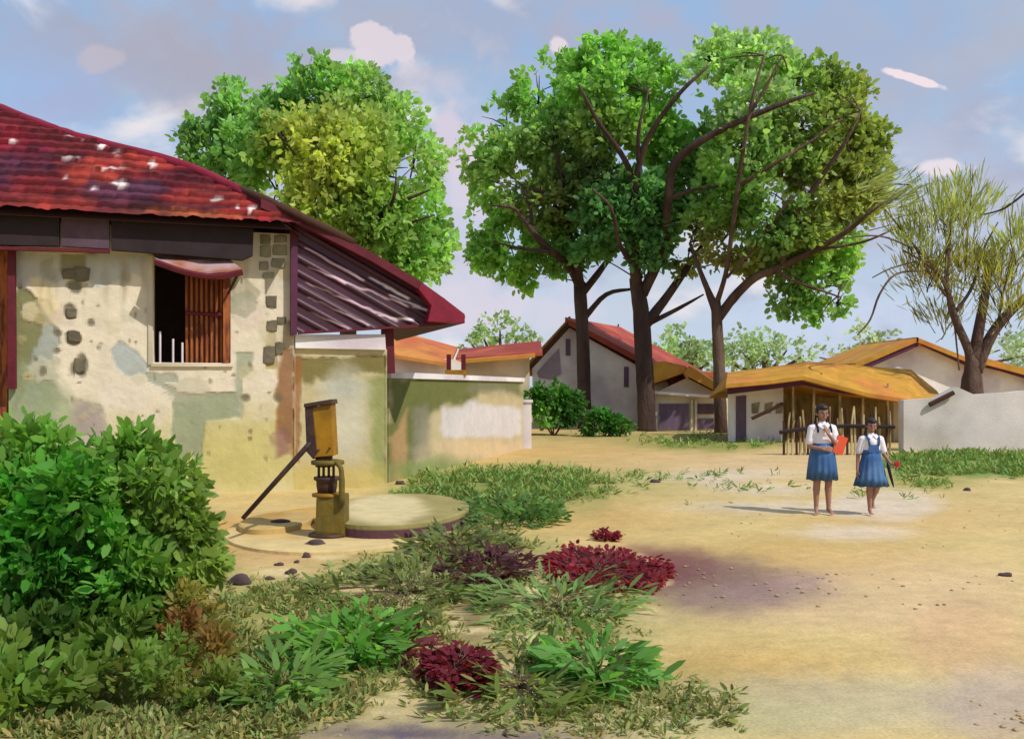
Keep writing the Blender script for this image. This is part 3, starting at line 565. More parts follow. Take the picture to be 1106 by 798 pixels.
bm = bmesh.new(); tube(bm, [fz(615,350), fz(615,342)], .06, 6); bm_obj('finial', bm, M['brownwood'], h)

h = thing('small_hut', 'small hut with sagging ochre roof between the two right trunks', 'hut', P(740, 462, 39))
prism('wall', [P(708,424,39), P(742,408,39), P(773,424,39), P(773,466,39), P(708,466,39)], (1.2,4,0), M['creamwash'], h)
prism('roof', [P(700,416,38.4), P(740,402,38.4), P(740,395,38.4), P(718,390,38.6), P(704,392,38.6), P(699,408,38.4)], (1.0,4.6,0), M['ochreroof'], h)
prism('roof', [P(738,404,38.3), P(776,424,38.3), P(778,417,38.3), P(744,395,38.3)], (1.2,4.6,0), M['ochreroof'], h)
prism('upper_roof', [P(744,398,43), P(790,416,43), P(790,402,43), P(752,401,43)], (0,2,0), M['redroof'], h)
prism('eave_board', [P(704,425,38.6), P(773,430,38.6), P(773,427,38.6), P(704,422,38.6)], (0,.3,0), M['whitewash'], h)
for x0, x1, y0, y1, mt in [(712,744,436,464,'mauve'),(752,771,436,447,'fascia2'),(752,771,452,463,'mauve')]:
    prism('door' if x1-x0 > 25 else 'shutter', [P(x0,y0,38.94), P(x1,y0,38.94), P(x1,y1,38.94), P(x0,y1,38.94)], (0,.05,0), M[mt], h)
for x0 in (746, 750.5):
    prism('door_post', [P(x0,432,38.9), P(x0+2.5,432,38.9), P(x0+2.5,465,38.9), P(x0,465,38.9)], (0,.09,0), M['creamwash'], h)

h = thing('open_shed', 'long open shed with drooping ochre roof behind the two schoolgirls', 'shed', P(880, 478, 31))
ev = [(784,415),(828,411),(868,406),(905,416),(940,425),(980,431),(1020,434)]; rg = [(786,402),(828,397),(872,390.5),(905,393),(945,396),(984,399),(1012,422)]
bm = bmesh.new(); e_ = [bm.verts.new(P(x, y, 29.4)) for x, y in ev]; r_ = [bm.verts.new(P(x, y, 32.5)) for x, y in rg]
k_ = [bm.verts.new(P(x, y, 29.4)-Vector((0,0,.12))) for x, y in ev]; bb = [bm.verts.new(Vector((v.co.x, v.co.y+3.2, 1.4))) for v in r_]
for A_, B2_ in ((e_, r_), (k_, e_), (r_, bb), (bb, k_)):
    for i in range(len(A_)-1): bm.faces.new((A_[i], A_[i+1], B2_[i+1], B2_[i]))
bm.faces.new((e_[0], r_[0], bb[0], k_[0])); bm.faces.new((k_[-1], bb[-1], r_[-1], e_[-1])); bm_obj('roof', bm, M['ochreroof'], h)
prism('fascia', [P(786,426,29.7), P(868,416,29.7), P(905,424,29.7), P(940,429,29.7), P(940,423,29.7), P(868,405,29.7), P(786,415,29.7)], (0,.06,0), M['purpletrim_and_shade'], h)
prism('wall', [P(788,424,31), P(846,417,31), P(846,480,31), P(788,480,31)], (0,.25,0), M['whitewash'], h)
prism('back_wall', [P(846.5,412,33.5), P(995,425,33.5), P(995,475,33.5), P(846.5,475,33.5)], (0,.2,0), M['khaki'], h)
prism('end_wall', [P(965,428,31), P(1010,434,31), P(1010,478,31), P(965,478,31)], (0,.25,0), M['creamwash'], h)
prism('door', [P(795,428,30.96), P(806,427,30.96), P(806,477,30.96), P(795,477,30.96)], (0,.03,0), M['mauve'], h)
for x0 in (812, 826, 838): prism('wall_patch', [P(x0,436,30.97), P(x0+9,434,30.97), P(x0+7,446,30.97), P(x0,447,30.97)], (0,.02,0), M['block'], h)
for x0 in (857, 878, 908, 932, 958):
    bm = bmesh.new(); tube(bm, [P(x0,477,30.2), P(x0+random.uniform(-2,2),414,30.2)], .04, 6, wob=.1); bm_obj('post', bm, M['stick'], h)
bm = bmesh.new(); tube(bm, [P(812,452,29.9), P(846,436,29.9)], .06, 6); bm_obj('brace', bm, M['brownwood'], h)

h = thing('far_gable_house', 'pale house with low ochre gable roof behind the right hand wall', 'house', P(1000, 455, 44))
prism('wall', [P(932,393,44), P(992,370,44), P(1060,396,44), P(1150,418,44), P(1150,460,44), P(932,460,44)], (0,6,0), M['whitewash'], h)
for a, b, c, mt in [((924,392),(992,364),5,'ochreroof'),((990,364),(1062,393),5,'ochreroof'),((1062,386),(1160,412),7,'ochreroof')]:
    prism('roof', [P(*a,43.4), P(*b,43.4), P(b[0],b[1]+c,43.4), P(a[0],a[1]+c,43.4)], (0,7,0), M[mt], h)
    prism('eave_shadow_board', [P(a[0]+3,a[1]+c+.2,43.5), P(b[0],b[1]+c+.2,43.5), P(b[0],b[1]+c+5,43.5), P(a[0]+6,a[1]+c+4,43.5)], (0,.1,0), M['purpletrim_and_shade'], h)  # dark strip stands in for the shade below the eave

rw = thing('right_wall', 'whitewashed wall with stepped top under the olive feathery tree', 'wall', P(1040, 487, 26))
rpts = [(976,432),(1012,430),(1034,418),(1052,426),(1090,424),(1106,422),(1260,420),(1260,489),(976,489)]
prism('wall', [P(x, y, 26) for x, y in rpts], (0,.35,0), surf('right_wall_plaster', (206,196,190), tint=(178,170,156), var=.16, scale=.9, bump=.4), rw)
bm = bmesh.new(); tube(bm, [P(1004,437,25.9), P(1030,424,25.9)], .07, 6); bm_obj('drain_pipe', bm, M['brownwood'], rw)
# stick fence and its dark rail
fn = thing('stick_fence', 'rough fence of pale upright sticks tied to one dark rail', 'fence', P(905, 490, 24.5))
bm = bmesh.new(); tube(bm, smoothline([P(842,467,24.4), P(870,463,24.4), P(915,460,24.4), P(966,461,24.4)]), .055, 6, wob=.12); bm_obj('rail', bm, M['fascia'], fn)
for i in range(26):
    x = 846+i*4.6+random.uniform(-1,1); bm = bmesh.new(); tp = random.uniform(436, 456)
    tube(bm, [P(x, 420+EH*F/24.5+2, 24.5), P(x+random.uniform(-1,1), 460, 24.5), P(x+random.uniform(-2.5,2.5), tp, 24.5)], [.035,.03,.022], 5); bm_obj('stick', bm, M['stick'] if i % 3 else M['brownwood'], fn)
# ------------------------------------------------------------------ trees
def mktree(name, label, cat, base, D, branches, lob, barkmat, leaf, dens, k=6, group=None, twigs=True, extra=None, gap=.40):
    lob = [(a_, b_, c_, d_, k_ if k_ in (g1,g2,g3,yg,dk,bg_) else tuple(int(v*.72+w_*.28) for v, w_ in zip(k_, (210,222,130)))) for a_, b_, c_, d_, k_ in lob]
    t = thing(name, label, cat, base, group)
    bm = bmesh.new(); 
    for br_ in branches:
        pts = [P(x, y, D+dz*1.4) for x, y, dz, r in br_]; rr = [r/F*D*.86 for x, y, dz, r in br_]
        s = smoothline([(*p, r) for p, r in zip(pts, rr)], 4)
        tube(bm, [q[:3] for q in s], [max(q[3], .012) for q in s], 10 if rr[0] > .2 else 6, wob=.05)
    if twigs:
        ends = [P(x, y, D+dz*1.4) for br_ in branches for x, y, dz, r in br_[len(br_)//2:]]
        for (px, py, r, dz, c_) in lob:
            ctr = P(px, py, D+dz+r/F*D*.4); e = min(ends, key=lambda q: (q-ctr).length); mid = (e+ctr)/2+Vector((random.uniform(-.12,.12), random.uniform(-.1,.1), .1)); R = r/F*D
            tube(bm, smoothline([e, mid, ctr], 3), list(np.linspace(.034, .016, 7)), 5)
            for q in range(5):
                u = Vector((random.gauss(0,1), random.gauss(0,1), random.gauss(.3,1))).normalized()
                tube(bm, [ctr-u*.1, ctr+u*R*.5+Vector((0,0,.1)), ctr+u*R*.9], [.04,.025,.01], 4)
    bm_obj('trunk', bm, barkmat, t, True)
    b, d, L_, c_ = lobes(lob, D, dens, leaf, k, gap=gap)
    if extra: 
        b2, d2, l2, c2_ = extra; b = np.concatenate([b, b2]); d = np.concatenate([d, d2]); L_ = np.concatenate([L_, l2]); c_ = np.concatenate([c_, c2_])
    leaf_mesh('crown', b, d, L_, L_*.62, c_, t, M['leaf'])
    return t
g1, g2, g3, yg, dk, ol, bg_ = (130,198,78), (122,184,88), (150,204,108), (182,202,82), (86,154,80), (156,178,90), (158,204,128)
# behind the red-roofed house
mktree('broad_tree', 'round yellow green tree rising behind the red tiled roof', 'tree', Vector((-5.3,30,0)), 30,
  [[(374,480,0,13),(376,380,0,11),(376,262,0,7)],[(376,300,0,6),(372,262,-1,5),(345,255,-2,4),(300,225,-2,3)],[(376,262,-.5,5),(410,240,-1.2,3),(425,215,-2,2),(428,185,-2,.5)],[(376,262,-.5,4),(430,245,-1.5,2.2),(470,232,-2,.5)],[(376,275,-.5,4),(345,210,-1.4,2.6),(320,170,-2,1.6),(302,145,-2,.4)],[(352,228,-1.4,2.6),(362,190,-2,1.6),(372,155,-2,.4)],[(440,215,-3,2),(465,205,-3,1)]],
  [(228,158,33,0,g2),(262,122,34,0,g2),(300,128,36,.5,g2),(345,98,36,0,g2),(392,108,36,.5,g3),(425,140,38,0,g3),(446,180,34,0,g3),(285,160,42,-1,g2),(322,165,46,-2,yg),(370,170,56,-2,yg),(340,215,55,-2,yg),(415,190,46,-1.5,(104,156,44)),(440,235,42,-1,g1),(400,240,46,-2,(108,160,40)),(457,272,34,0,g3),(430,280,34,-1,g1),(250,190,34,0,g2),(300,210,40,-1,g1),(370,280,50,0,g1),(380,140,40,-1,(112,158,50))],
  M['barkdark'], .25, 190, 6, gap=.36)
GT = 'tall trees in front of the white gable house'
mktree('shade_tree', 'left of three tall trees, bright green crown spreading low to the left', 'tree', Vector((.075*41,41,0)), 41,
  [[(632,463,0,10),(631,440,0,9),(630,380,0,8.5),(626,305,0,8)],[(627,310,0,6),(612,285,-1,4.5),(585,262,-2,4),(568,240,-2,3),(555,225,-2,2),(530,222,-3,1)],[(627,310,0,6),(622,280,-1,5),(612,240,-1,3),(606,190,-2,2),(600,160,-2,1)],[(628,318,0,5),(650,290,0,4),(668,262,1,2.5),(672,240,1,1.5)],[(630,345,0,4),(655,318,0,3),(685,312,0,1.5)],[(575,250,-2,2.5),(572,220,-2,2),(566,205,-2,1)],[(612,240,-1,2),(590,210,-2,2),(568,203,-2,1)],[(596,272,-2,2.5),(560,268,-2,1.5),(535,262,-2,.8)]],
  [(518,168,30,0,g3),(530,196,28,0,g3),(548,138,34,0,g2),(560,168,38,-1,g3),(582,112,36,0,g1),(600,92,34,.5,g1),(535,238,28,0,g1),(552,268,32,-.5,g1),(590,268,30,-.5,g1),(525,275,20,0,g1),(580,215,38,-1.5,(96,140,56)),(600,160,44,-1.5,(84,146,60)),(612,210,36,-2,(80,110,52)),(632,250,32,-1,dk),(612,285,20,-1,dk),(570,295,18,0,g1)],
  M['barkdark'], .31, 125, 6, GT, gap=.38)
mktree('shade_tree', 'middle of three tall trees, thickest trunk forking into pale limbs', 'tree', Vector((.146*38.5,38.5,0)), 38.5,
  [[(699,468,0,13),(698,440,0,11.5),(695,380,0,11),(692,335,0,10.5),(686,300,0,8)],[(688,310,0,8),(684,270,-.5,6),(684,210,-1,4.5),(676,175,-1.5,3.5),(645,130,-2,2.5),(625,92,-2.5,1.5)],[(684,230,-1,4.5),(690,180,-1.5,4),(705,140,-2,3),(735,100,-2.5,2.5),(765,72,-2.5,1.5)],[(694,318,0,7),(715,270,-.5,6),(722,215,-1.5,5.5),(730,175,-2,5),(770,145,-2.5,4),(830,118,-3,3),(880,100,-3,1.5)],[(698,350,0,7),(722,318,0,5.5),(745,285,0,4),(765,255,0,2)],[(692,300,0,4),(670,265,-1,3),(660,225,-2,2),(640,205,-2,1.5)],[(700,350,0,3.5),(735,332,0,2.5),(760,318,0,1)],[(722,215,-1.5,3),(750,205,-2,2),(790,200,-2,1)],[(690,180,-1.5,3),(690,140,-2,2),(700,100,-2,1)]],
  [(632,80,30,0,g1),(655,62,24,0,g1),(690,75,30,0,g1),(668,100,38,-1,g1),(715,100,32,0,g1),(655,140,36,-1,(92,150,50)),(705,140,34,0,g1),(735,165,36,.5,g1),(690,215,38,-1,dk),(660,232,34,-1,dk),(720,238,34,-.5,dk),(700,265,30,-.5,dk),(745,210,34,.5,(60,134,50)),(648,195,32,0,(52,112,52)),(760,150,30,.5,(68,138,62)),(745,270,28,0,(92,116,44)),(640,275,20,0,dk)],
  M['barkdark'], .31, 125, 6, GT, gap=.38)
mktree('shade_tree', 'right of three tall trees, slender forked trunk under wide olive green crown', 'tree', Vector((.224*37,37,0)), 37,
  [[(779,470,0,9),(778,440,0,8),(776,380,0,7.5),(773,325,0,6.5)],[(773,335,0,6),(764,312,0,4),(755,290,0,3),(745,262,0,2)],[(775,345,0,6),(792,322,0,6),(815,300,-.3,5.5),(845,287,-.5,5),(880,270,-1,4),(915,250,-1.5,3),(945,225,-2,2),(985,200,-2,1)],[(773,330,0,4),(784,295,-.5,3),(792,240,-1,3),(800,180,-1.5,2.5),(812,110,-2,2),(825,60,-2,1)],[(845,287,-.5,4),(855,240,-1,3.5),(885,195,-1.5,3),(915,150,-2,2),(930,120,-2,1)],[(800,200,-1.5,2.5),(840,175,-2,2),(880,150,-2,1.5),(910,128,-2,1)],[(835,290,-.5,2.5),(862,305,-.5,2),(905,320,-1,1)],[(785,300,-.5,2),(820,260,-1,2),(850,220,-1.5,1.5),(870,205,-1.5,1)],[(812,120,-2,2),(835,80,-2,1.5),(845,60,-2,.8)],[(880,270,-1,2),(930,262,-1.5,1.5),(965,248,-2,.8)]],
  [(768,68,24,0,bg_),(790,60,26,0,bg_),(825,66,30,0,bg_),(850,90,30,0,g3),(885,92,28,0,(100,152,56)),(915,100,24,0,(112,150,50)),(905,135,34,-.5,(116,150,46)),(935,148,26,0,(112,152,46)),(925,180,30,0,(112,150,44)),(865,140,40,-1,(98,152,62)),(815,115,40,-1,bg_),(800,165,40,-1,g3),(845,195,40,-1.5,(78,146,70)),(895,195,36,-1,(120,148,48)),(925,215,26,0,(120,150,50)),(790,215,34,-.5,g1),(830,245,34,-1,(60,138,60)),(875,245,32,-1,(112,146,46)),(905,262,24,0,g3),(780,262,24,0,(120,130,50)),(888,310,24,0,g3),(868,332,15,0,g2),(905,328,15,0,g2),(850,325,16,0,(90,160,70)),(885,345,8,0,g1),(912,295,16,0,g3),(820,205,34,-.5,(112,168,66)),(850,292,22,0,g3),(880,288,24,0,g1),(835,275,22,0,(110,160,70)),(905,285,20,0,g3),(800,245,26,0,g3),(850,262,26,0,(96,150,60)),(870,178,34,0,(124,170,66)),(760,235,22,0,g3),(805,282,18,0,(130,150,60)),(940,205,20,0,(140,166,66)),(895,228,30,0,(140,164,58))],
  M['bark'], .31, 105, 6, GT, gap=.29)
# feathery olive tree on the right
fr_c, fr_n, fr_col = [], [], []
for (px, py, r, n_) in [(q0,q1,q2,int(q3*.26)) for q0,q1,q2,q3 in [(1020,235,46,420),(1045,220,36,300),(985,260,32,240),(1000,300,36,300),(1040,290,46,420),(1078,300,42,380),(1098,265,30,220),(1020,345,30,160),(1090,340,26,160),(965,220,28,160),(940,200,24,120)]]:
    ctr = np.array(P(px, py, 31+random.uniform(-1,1))); R = r/F*31; u = rng.normal(size=(n_,3)); u /= np.linalg.norm(u, axis=1, keepdims=True)
    fr_c.append(ctr+u*(R*rng.uniform(.1,1,n_))[:,None]); v = u*.5+np.array([0,0,.9]); 
    if px < 970: v = u*.3+np.array([1.,0,.5])
    fr_n.append(v); fr_col.append(np.array(lin(ol if py < 290 else (150,160,66)))*(1+.2*rng.normal(size=(n_,1))))
fc, fnn, fcol = map(np.concatenate, (fr_c, fr_n, fr_col))
t = thing('feathery_tree', 'sparse olive feathery tree with three dark stems behind the right hand wall', 'tree', Vector((.495*31,31,0)))
bm = bmesh.new(); D = 31
for br_ in [[(1050,470,0,16),(1050,425,0,15),(1050,395,0,10),(1046,378,0,6),(1030,340,0,5),(1022,310,0,3),(1008,290,0,2),(975,270,0,1)],[(1050,395,0,8),(1060,340,0,6.5),(1067,298,0,5),(1068,280,0,4.5)],[(1052,405,0,9),(1072,360,0,7),(1100,328,0,6),(1140,295,0,4)],
            [(1030,340,0,3),(1050,310,0,2),(1062,270,0,1.5),(1078,240,0,.8)],[(1022,310,0,3),(1024,270,0,3),(1028,235,0,2),(1035,210,0,1)],[(1022,320,0,2),(1000,288,0,1.6),(985,262,0,.8)],[(1078,350,0,2),(1085,310,0,1.5),(1100,280,0,1)],[(1062,232,0,1),(1085,225,-.5,1.4),(1112,205,-1,1.4),(1140,185,-1,1)],[(1030,340,0,1.6),(1033,370,0,1.2),(1036,400,0,1)],
            [(1000,292,0,1.4),(968,296,-1,1.4),(950,318,-1.5,1.4),(940,345,-1.5,1.2),(926,362,-1.5,.8)],[(990,282,0,1.2),(962,290,-1,1),(942,300,-1,.7)],[(985,268,0,1),(950,255,-1,1.2),(905,258,-1.5,.7)],[(1008,290,0,1.4),(975,250,0,1.2),(955,225,0,.7)],[(1060,300,0,1.5),(1080,270,0,1.2),(1106,245,0,1)],[(1030,240,0,1.5),(1045,215,0,1),(1052,190,0,.6)]]:
    s = smoothline([(*P(x, y, D+dz), r/F*D*.8) for x, y, dz, r in br_], 4); tube(bm, [q[:3] for q in s], [max(q[3], .012) for q in s], 8, wob=.05)
for i in range(0, len(fc), 9):
    c = Vector(fc[i]); n = Vector(fnn[i]).normalized(); tube(bm, [c-n*.5, c+n*.1, c+n*.6], [.018,.014,.006], 4)
bm_obj('trunk', bm, M['bark'], t, True)
b, d, L_, c_ = sprays(fc, fnn, 5, np.full(len(fc), .58), fcol, spread=.22, jit=.15)
leaf_mesh('crown', b, d, L_, L_*.07, c_, t, M['leaf'])
# pale thin twig sprays at the right shoulder of the tall trees belong to the right tree above; distant woods
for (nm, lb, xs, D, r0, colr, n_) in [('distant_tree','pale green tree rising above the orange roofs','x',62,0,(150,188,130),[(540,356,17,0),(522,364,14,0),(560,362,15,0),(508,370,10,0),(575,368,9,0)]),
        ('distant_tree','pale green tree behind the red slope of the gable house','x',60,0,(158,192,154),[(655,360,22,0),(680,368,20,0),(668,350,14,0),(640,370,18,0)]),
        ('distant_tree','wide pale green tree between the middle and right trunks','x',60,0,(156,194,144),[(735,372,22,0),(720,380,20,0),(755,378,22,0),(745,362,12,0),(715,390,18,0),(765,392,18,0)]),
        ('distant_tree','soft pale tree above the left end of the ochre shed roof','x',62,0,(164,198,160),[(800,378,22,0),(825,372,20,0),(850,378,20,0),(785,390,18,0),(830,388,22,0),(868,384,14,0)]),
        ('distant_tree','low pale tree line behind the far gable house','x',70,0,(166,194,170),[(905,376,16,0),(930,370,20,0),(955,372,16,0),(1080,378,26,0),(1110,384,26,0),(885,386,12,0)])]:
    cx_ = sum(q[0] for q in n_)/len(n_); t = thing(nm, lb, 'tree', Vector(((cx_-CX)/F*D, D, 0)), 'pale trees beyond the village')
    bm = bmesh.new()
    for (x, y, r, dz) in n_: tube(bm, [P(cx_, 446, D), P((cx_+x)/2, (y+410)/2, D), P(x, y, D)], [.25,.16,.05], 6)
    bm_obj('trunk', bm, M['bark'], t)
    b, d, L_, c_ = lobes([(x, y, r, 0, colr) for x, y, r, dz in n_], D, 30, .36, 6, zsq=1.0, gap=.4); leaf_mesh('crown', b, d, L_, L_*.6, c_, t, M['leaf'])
# hedge bushes in mid distance
def bush(name, label, lob, D, dens, leaf, stems=True, group=None, k=6, mat='leaf', w=.55, cat='bush'):
    if D < 8: lob = [(a_-max(0, a_-150)*.16, b_+6, c_*.95, dz_, (min(255, int(k_[0]*1.14)), k_[1], int(k_[2]*.7))) for a_, b_, c_, dz_, k_ in lob]; lob = [(a_, b_, c_, min(dz_, EH*F/(b_+c_*.75-HY)-D) if b_ > 600 else dz_, k_) for a_, b_, c_, dz_, k_ in lob]
    cx_ = sum(q[0] for q in lob)/len(lob); t = thing(name, label, cat, Vector(((cx_-CX)/F*D, D, 0)), group)
    bm = bmesh.new(); b0 = Vector(((cx_-CX)/F*D, D, 0))
    for (px, py, r, dz, c_) in lob:
        ctr = P(px, py, D+dz); st = Vector((b0.x*.5+ctr.x*.5+random.uniform(-.1,.1), ctr.y, -.02)); st = Vector((b0.x, b0.y, -.03)).lerp(st, .12); st.z = -.02; tube(bm, smoothline([st, Vector((st.x*.4+ctr.x*.6, st.y*.4+ctr.y*.6, ctr.z*.45)), ctr], 3), list(np.linspace(r/F*D*.07, r/F*D*.02, 7)), 6)
    bm_obj('stem', bm, M['bark'], t, True)
    b, d, L_, c_ = lobes(lob, D, dens, leaf, k, gap=.34 if D < 8 else 0); kp = b[:, 2] > .01; 
    if D < 8:   # long shoots standing out of the mass, leaves set along each
        sc_, sn_, scol = [], [], []
        for q in range(70):
            px, py, r, dz, colr = lob[int(rng.integers(len(lob)))]; ctr = np.array(P(px, py, D+dz)); u = rng.normal(size=3)+np.array([0,-.2,.9]); u /= np.linalg.norm(u); R_ = r/F*D
            for f in np.linspace(.7, 1.28, 6): sc_.append(ctr+u*R_*f); sn_.append(u); scol.append(np.array(lin(colr))*1.15)
        b2, d2, l2, c2_ = sprays(np.array(sc_), np.array(sn_), 4, np.full(len(sc_), leaf*.95), np.array(scol), spread=.7); b = np.concatenate([b, b2]); d = np.concatenate([d, d2]); L_ = np.concatenate([L_, l2]); c_ = np.concatenate([c_, c2_]); kp = b[:, 2] > .01
    leaf_mesh('foliage', b[kp], d[kp], L_[kp], L_[kp]*w, c_[kp], t, M[mat]); return t
bush('hedge_bush', 'bright green bush between the compound wall and the left trunk', [(578,432,14,0,(56,128,30)),(598,430,15,0,(64,136,30)),(614,436,14,0,(56,120,30)),(590,445,14,0,g1),(610,450,12,0,(50,108,36))], 35, 260, .24)
bush('low_bush', 'small green bush at the foot of the left trunk', [(648,450,11,0,(60,136,40)),(662,456,10,0,(60,130,40)),(640,458,10,0,(80,130,50)),(672,461,8,0,(76,128,50))], 34, 320, .22)
# ------------------------------------------------------------------ hand pump and its apron
def CS(base, *e):
    s = StainsAndShade(base)
    for a in e: s.e(*a)
    return s
pc = Vector(((365-CX)/F*11.3, 11.35, 0))
ap = thing('pump_apron', 'low round concrete apron with raised slab around the hand pump', 'platform', pc)
def disc(name, rx, ry, c, z0, z1, paint, bev=.03, rim=0):
    bm = bmesh.new(); n = 72; rs = [.0,.15,.3,.45,.6,.75,.88,.96,1]; R = []
    for q in rs: R.append([bm.verts.new((c[0]+rx*q*math.cos(2*math.pi*k/n)*(1+.02*math.sin(3*k)*q*.3), c[1]+ry*q*math.sin(2*math.pi*k/n), z1+(rim if q in (.96,) else 0)-(.012 if q == 1 else 0))) for k in range(n)])
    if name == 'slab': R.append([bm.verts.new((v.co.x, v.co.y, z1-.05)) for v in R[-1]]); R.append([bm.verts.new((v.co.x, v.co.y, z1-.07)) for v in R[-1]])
    R.append([bm.verts.new((v.co.x+.01*math.cos(2*math.pi*k/n), v.co.y, z0)) for k, v in enumerate(R[-1])])
    for i in range(len(R)-1):
        for k in range(n):
            try: bm.faces.new((R[i][k], R[i][(k+1)%n], R[i+1][(k+1)%n], R[i+1][k]))
            except ValueError: pass
    bmesh.ops.remove_doubles(bm, verts=bm.verts, dist=1e-4); o = bm_obj(name, bm, M['concrete'], ap); 
    x, y = project(o.data); c_ = paint(x, y); z = np.array([v.co.z for v in o.data.vertices]); 
    if name == 'slab': c_[z < z1-.06] = lin((92,58,64))  # shadow side of the rim painted into the slab colour
    setcol(o.data, c_); return o
disc('outer_ring', 1.42, 2.05, (pc.x+.03, 11.75), -.03, .05, StainsAndShade((206,180,124)).e(300,560,50,20,(190,146,72),soft=8).e(470,560,14,40,(150,130,90),soft=6))
disc('slab', .96, 1.6, (pc.x+.60, 12.1), .04, .21, StainsAndShade((150,138,84)).e(415,550,44,16,(202,184,136),soft=3,wob=3).e(395,575,60,8,(128,120,70),soft=6,op=.7))
disc('side_basin', .42, .8, (pc.x-.82, 11.6), .04, .12, StainsAndShade((184,154,94)).e(290,555,20,10,(170,134,70),soft=5))
pb = Vector(((356-CX)/F*10.75, 10.75, .05))
pm = thing('hand_pump', 'tall ochre and olive village hand pump with long dark lever handle', 'pump', pb)
Q = lambda x, y, dy=0: P(x, y, 10.75+dy)
prism('pedestal', [Q(340,577,-.17), Q(341,536,-.17), Q(372,535,-.17), Q(372,579,-.17)], (0,.34,0), M['olivemetal'], pm, .035)
lathe('base_flange', [(.24,0),(.24,.03),(.2,.04)], (pb.x, pb.y, .05), M['iron'], pm)
z1 = Q(350,536).z; lathe('flange', [(.16,0),(.19,.005),(.19,.035),(.14,.045)], (Q(355,0).x, 10.75, z1), M['ochrepaint'], pm)
z2 = Q(350,524).z; lathe('neck', [(.10,-.12),(.12,0),(.12,.05),(.15,.07),(.15,.1)], (Q(353,0).x, 10.75, z2), M['iron'], pm)
for dx in (-.085,-.03,.03,.085):
    bm = bmesh.new(); x_ = Q(354,0).x+dx; tube(bm, [(x_, 10.66, z2+.08), (x_, 10.66, Q(0,500).z)], .016, 8); bm_obj('rod', bm, M['iron'], pm, True)
lathe('collar', [(.15,0),(.19,.01),(.19,.05),(.15,.06)], (Q(354,0).x, 10.75, Q(0,502).z), M['olivemetal'], pm)
prism('pump_head', [Q(338,494,-.13), Q(334,440,-.13), Q(358,436,-.13), Q(361,492,-.13)], (0,.26,0), M['ochrepaint'], pm, .012)
prism('head_side_plate', [Q(331,488,-.15), Q(329,439,-.15), Q(337,438,-.15), Q(342,487,-.15), Q(338,496,-.15)], (0,.3,0), M['iron'], pm, .01)
prism('head_cap', [Q(328,440,-.17), Q(328,436,-.17), Q(358,431,-.17), Q(359,436,-.17)], (0,.34,0), M['iron'], pm, .008)
bm = bmesh.new(); tube(bm, [Q(339,474,-.1), Q(330,484,-.15), Q(262,560,-.3)], [.032,.032,.026], 10); bm_obj('lever_handle', bm, M['iron'], pm, True)
bm = bmesh.new(); tube(bm, smoothline([Q(358,498,-.05), Q(366,502,-.18), Q(369,512,-.2), Q(369,545,-.2)], 4), [.03]*9+[.036]*4, 10); bm_obj('spout', bm, M['olivemetal'], pm, True)
bm = bmesh.new(); tube(bm, [Q(350,504), Q(350,490)], .10, 16); bm_obj('head_neck', bm, M['iron'], pm, True)
for x, y in [(344,486),(356,484)]:
    bm = bmesh.new(); tube(bm, [Q(x, y, -.16), Q(x, y, -.12)], .014, 8); bm_obj('bolt', bm, M['iron'], pm)
# ------------------------------------------------------------------ stones
sl = {(255,629):'flat dark stone at the edge of the big leafy bush', (338,590):'dark slab stone just below the pump base', (302,571):'dark stone lying on the small side basin', (434,520):'round black pebble beside the rim of the apron', (332,600):'small dark stone under the slab stone',
      (312,615):'largest of the small dark stones on bare earth below the apron', (300,610):'narrow chip of stone left on the bare earth', (722,460):'x'}
def stone(px, py, wx, h_, label, z=0, grp='dark stones scattered around the pump'):
    g_ = G(px, py); d = g_.y; bm = bmesh.new(); bmesh.ops.create_icosphere(bm, subdivisions=3, radius=1); rx = wx/F*d/2
    for v in bm.verts:
        k = 1+.18*math.sin(v.co.x*3+px)+.14*math.sin(v.co.y*4+py)+.08*math.sin(v.co.z*7+px*2); v.co = Vector((v.co.x*rx*k, v.co.y*rx*.8*k, max(v.co.z, -.35)*h_*k))
    o = bm_obj('stone', bm, M['stone'], None, True); o.location = (g_.x, g_.y, z+h_*.2); tag(o, label, 'stone', grp)
stone(258,631,26,.07,'flat dark stone at the edge of the big leafy bush')
stone(340,592,22,.04,'dark slab stone just below the pump base', .04)
stone(303,574,26,.04,'long dark stone lying on the small side basin', .1)
stone(432,523,8,.06,'round black pebble behind the raised slab rim')
stone(331,602,8,.05,'small round stone below the slab stone')
stone(314,620,13,.05,'biggest of the small stones on bare earth under the apron')
stone(301,611,9,.03,'thin chip of stone on bare earth left of the others')
stone(320,608,6,.03,'tiny pebble among the stones under the apron')
stone(292,626,12,.03,'flat stone nearest the left bush on bare earth')
stone(974,594,18,.04,'lone mauve stone on the open dusty ground', 0, None) if False else None
stone(708,521,10,.05,'small lone stone on dusty ground beyond the weeds')
stone(1044,530,9,.04,'lone stone on the path in front of the green verge')
stone(1086,622,13,.03,'lone flat stone on the open ground at far right')
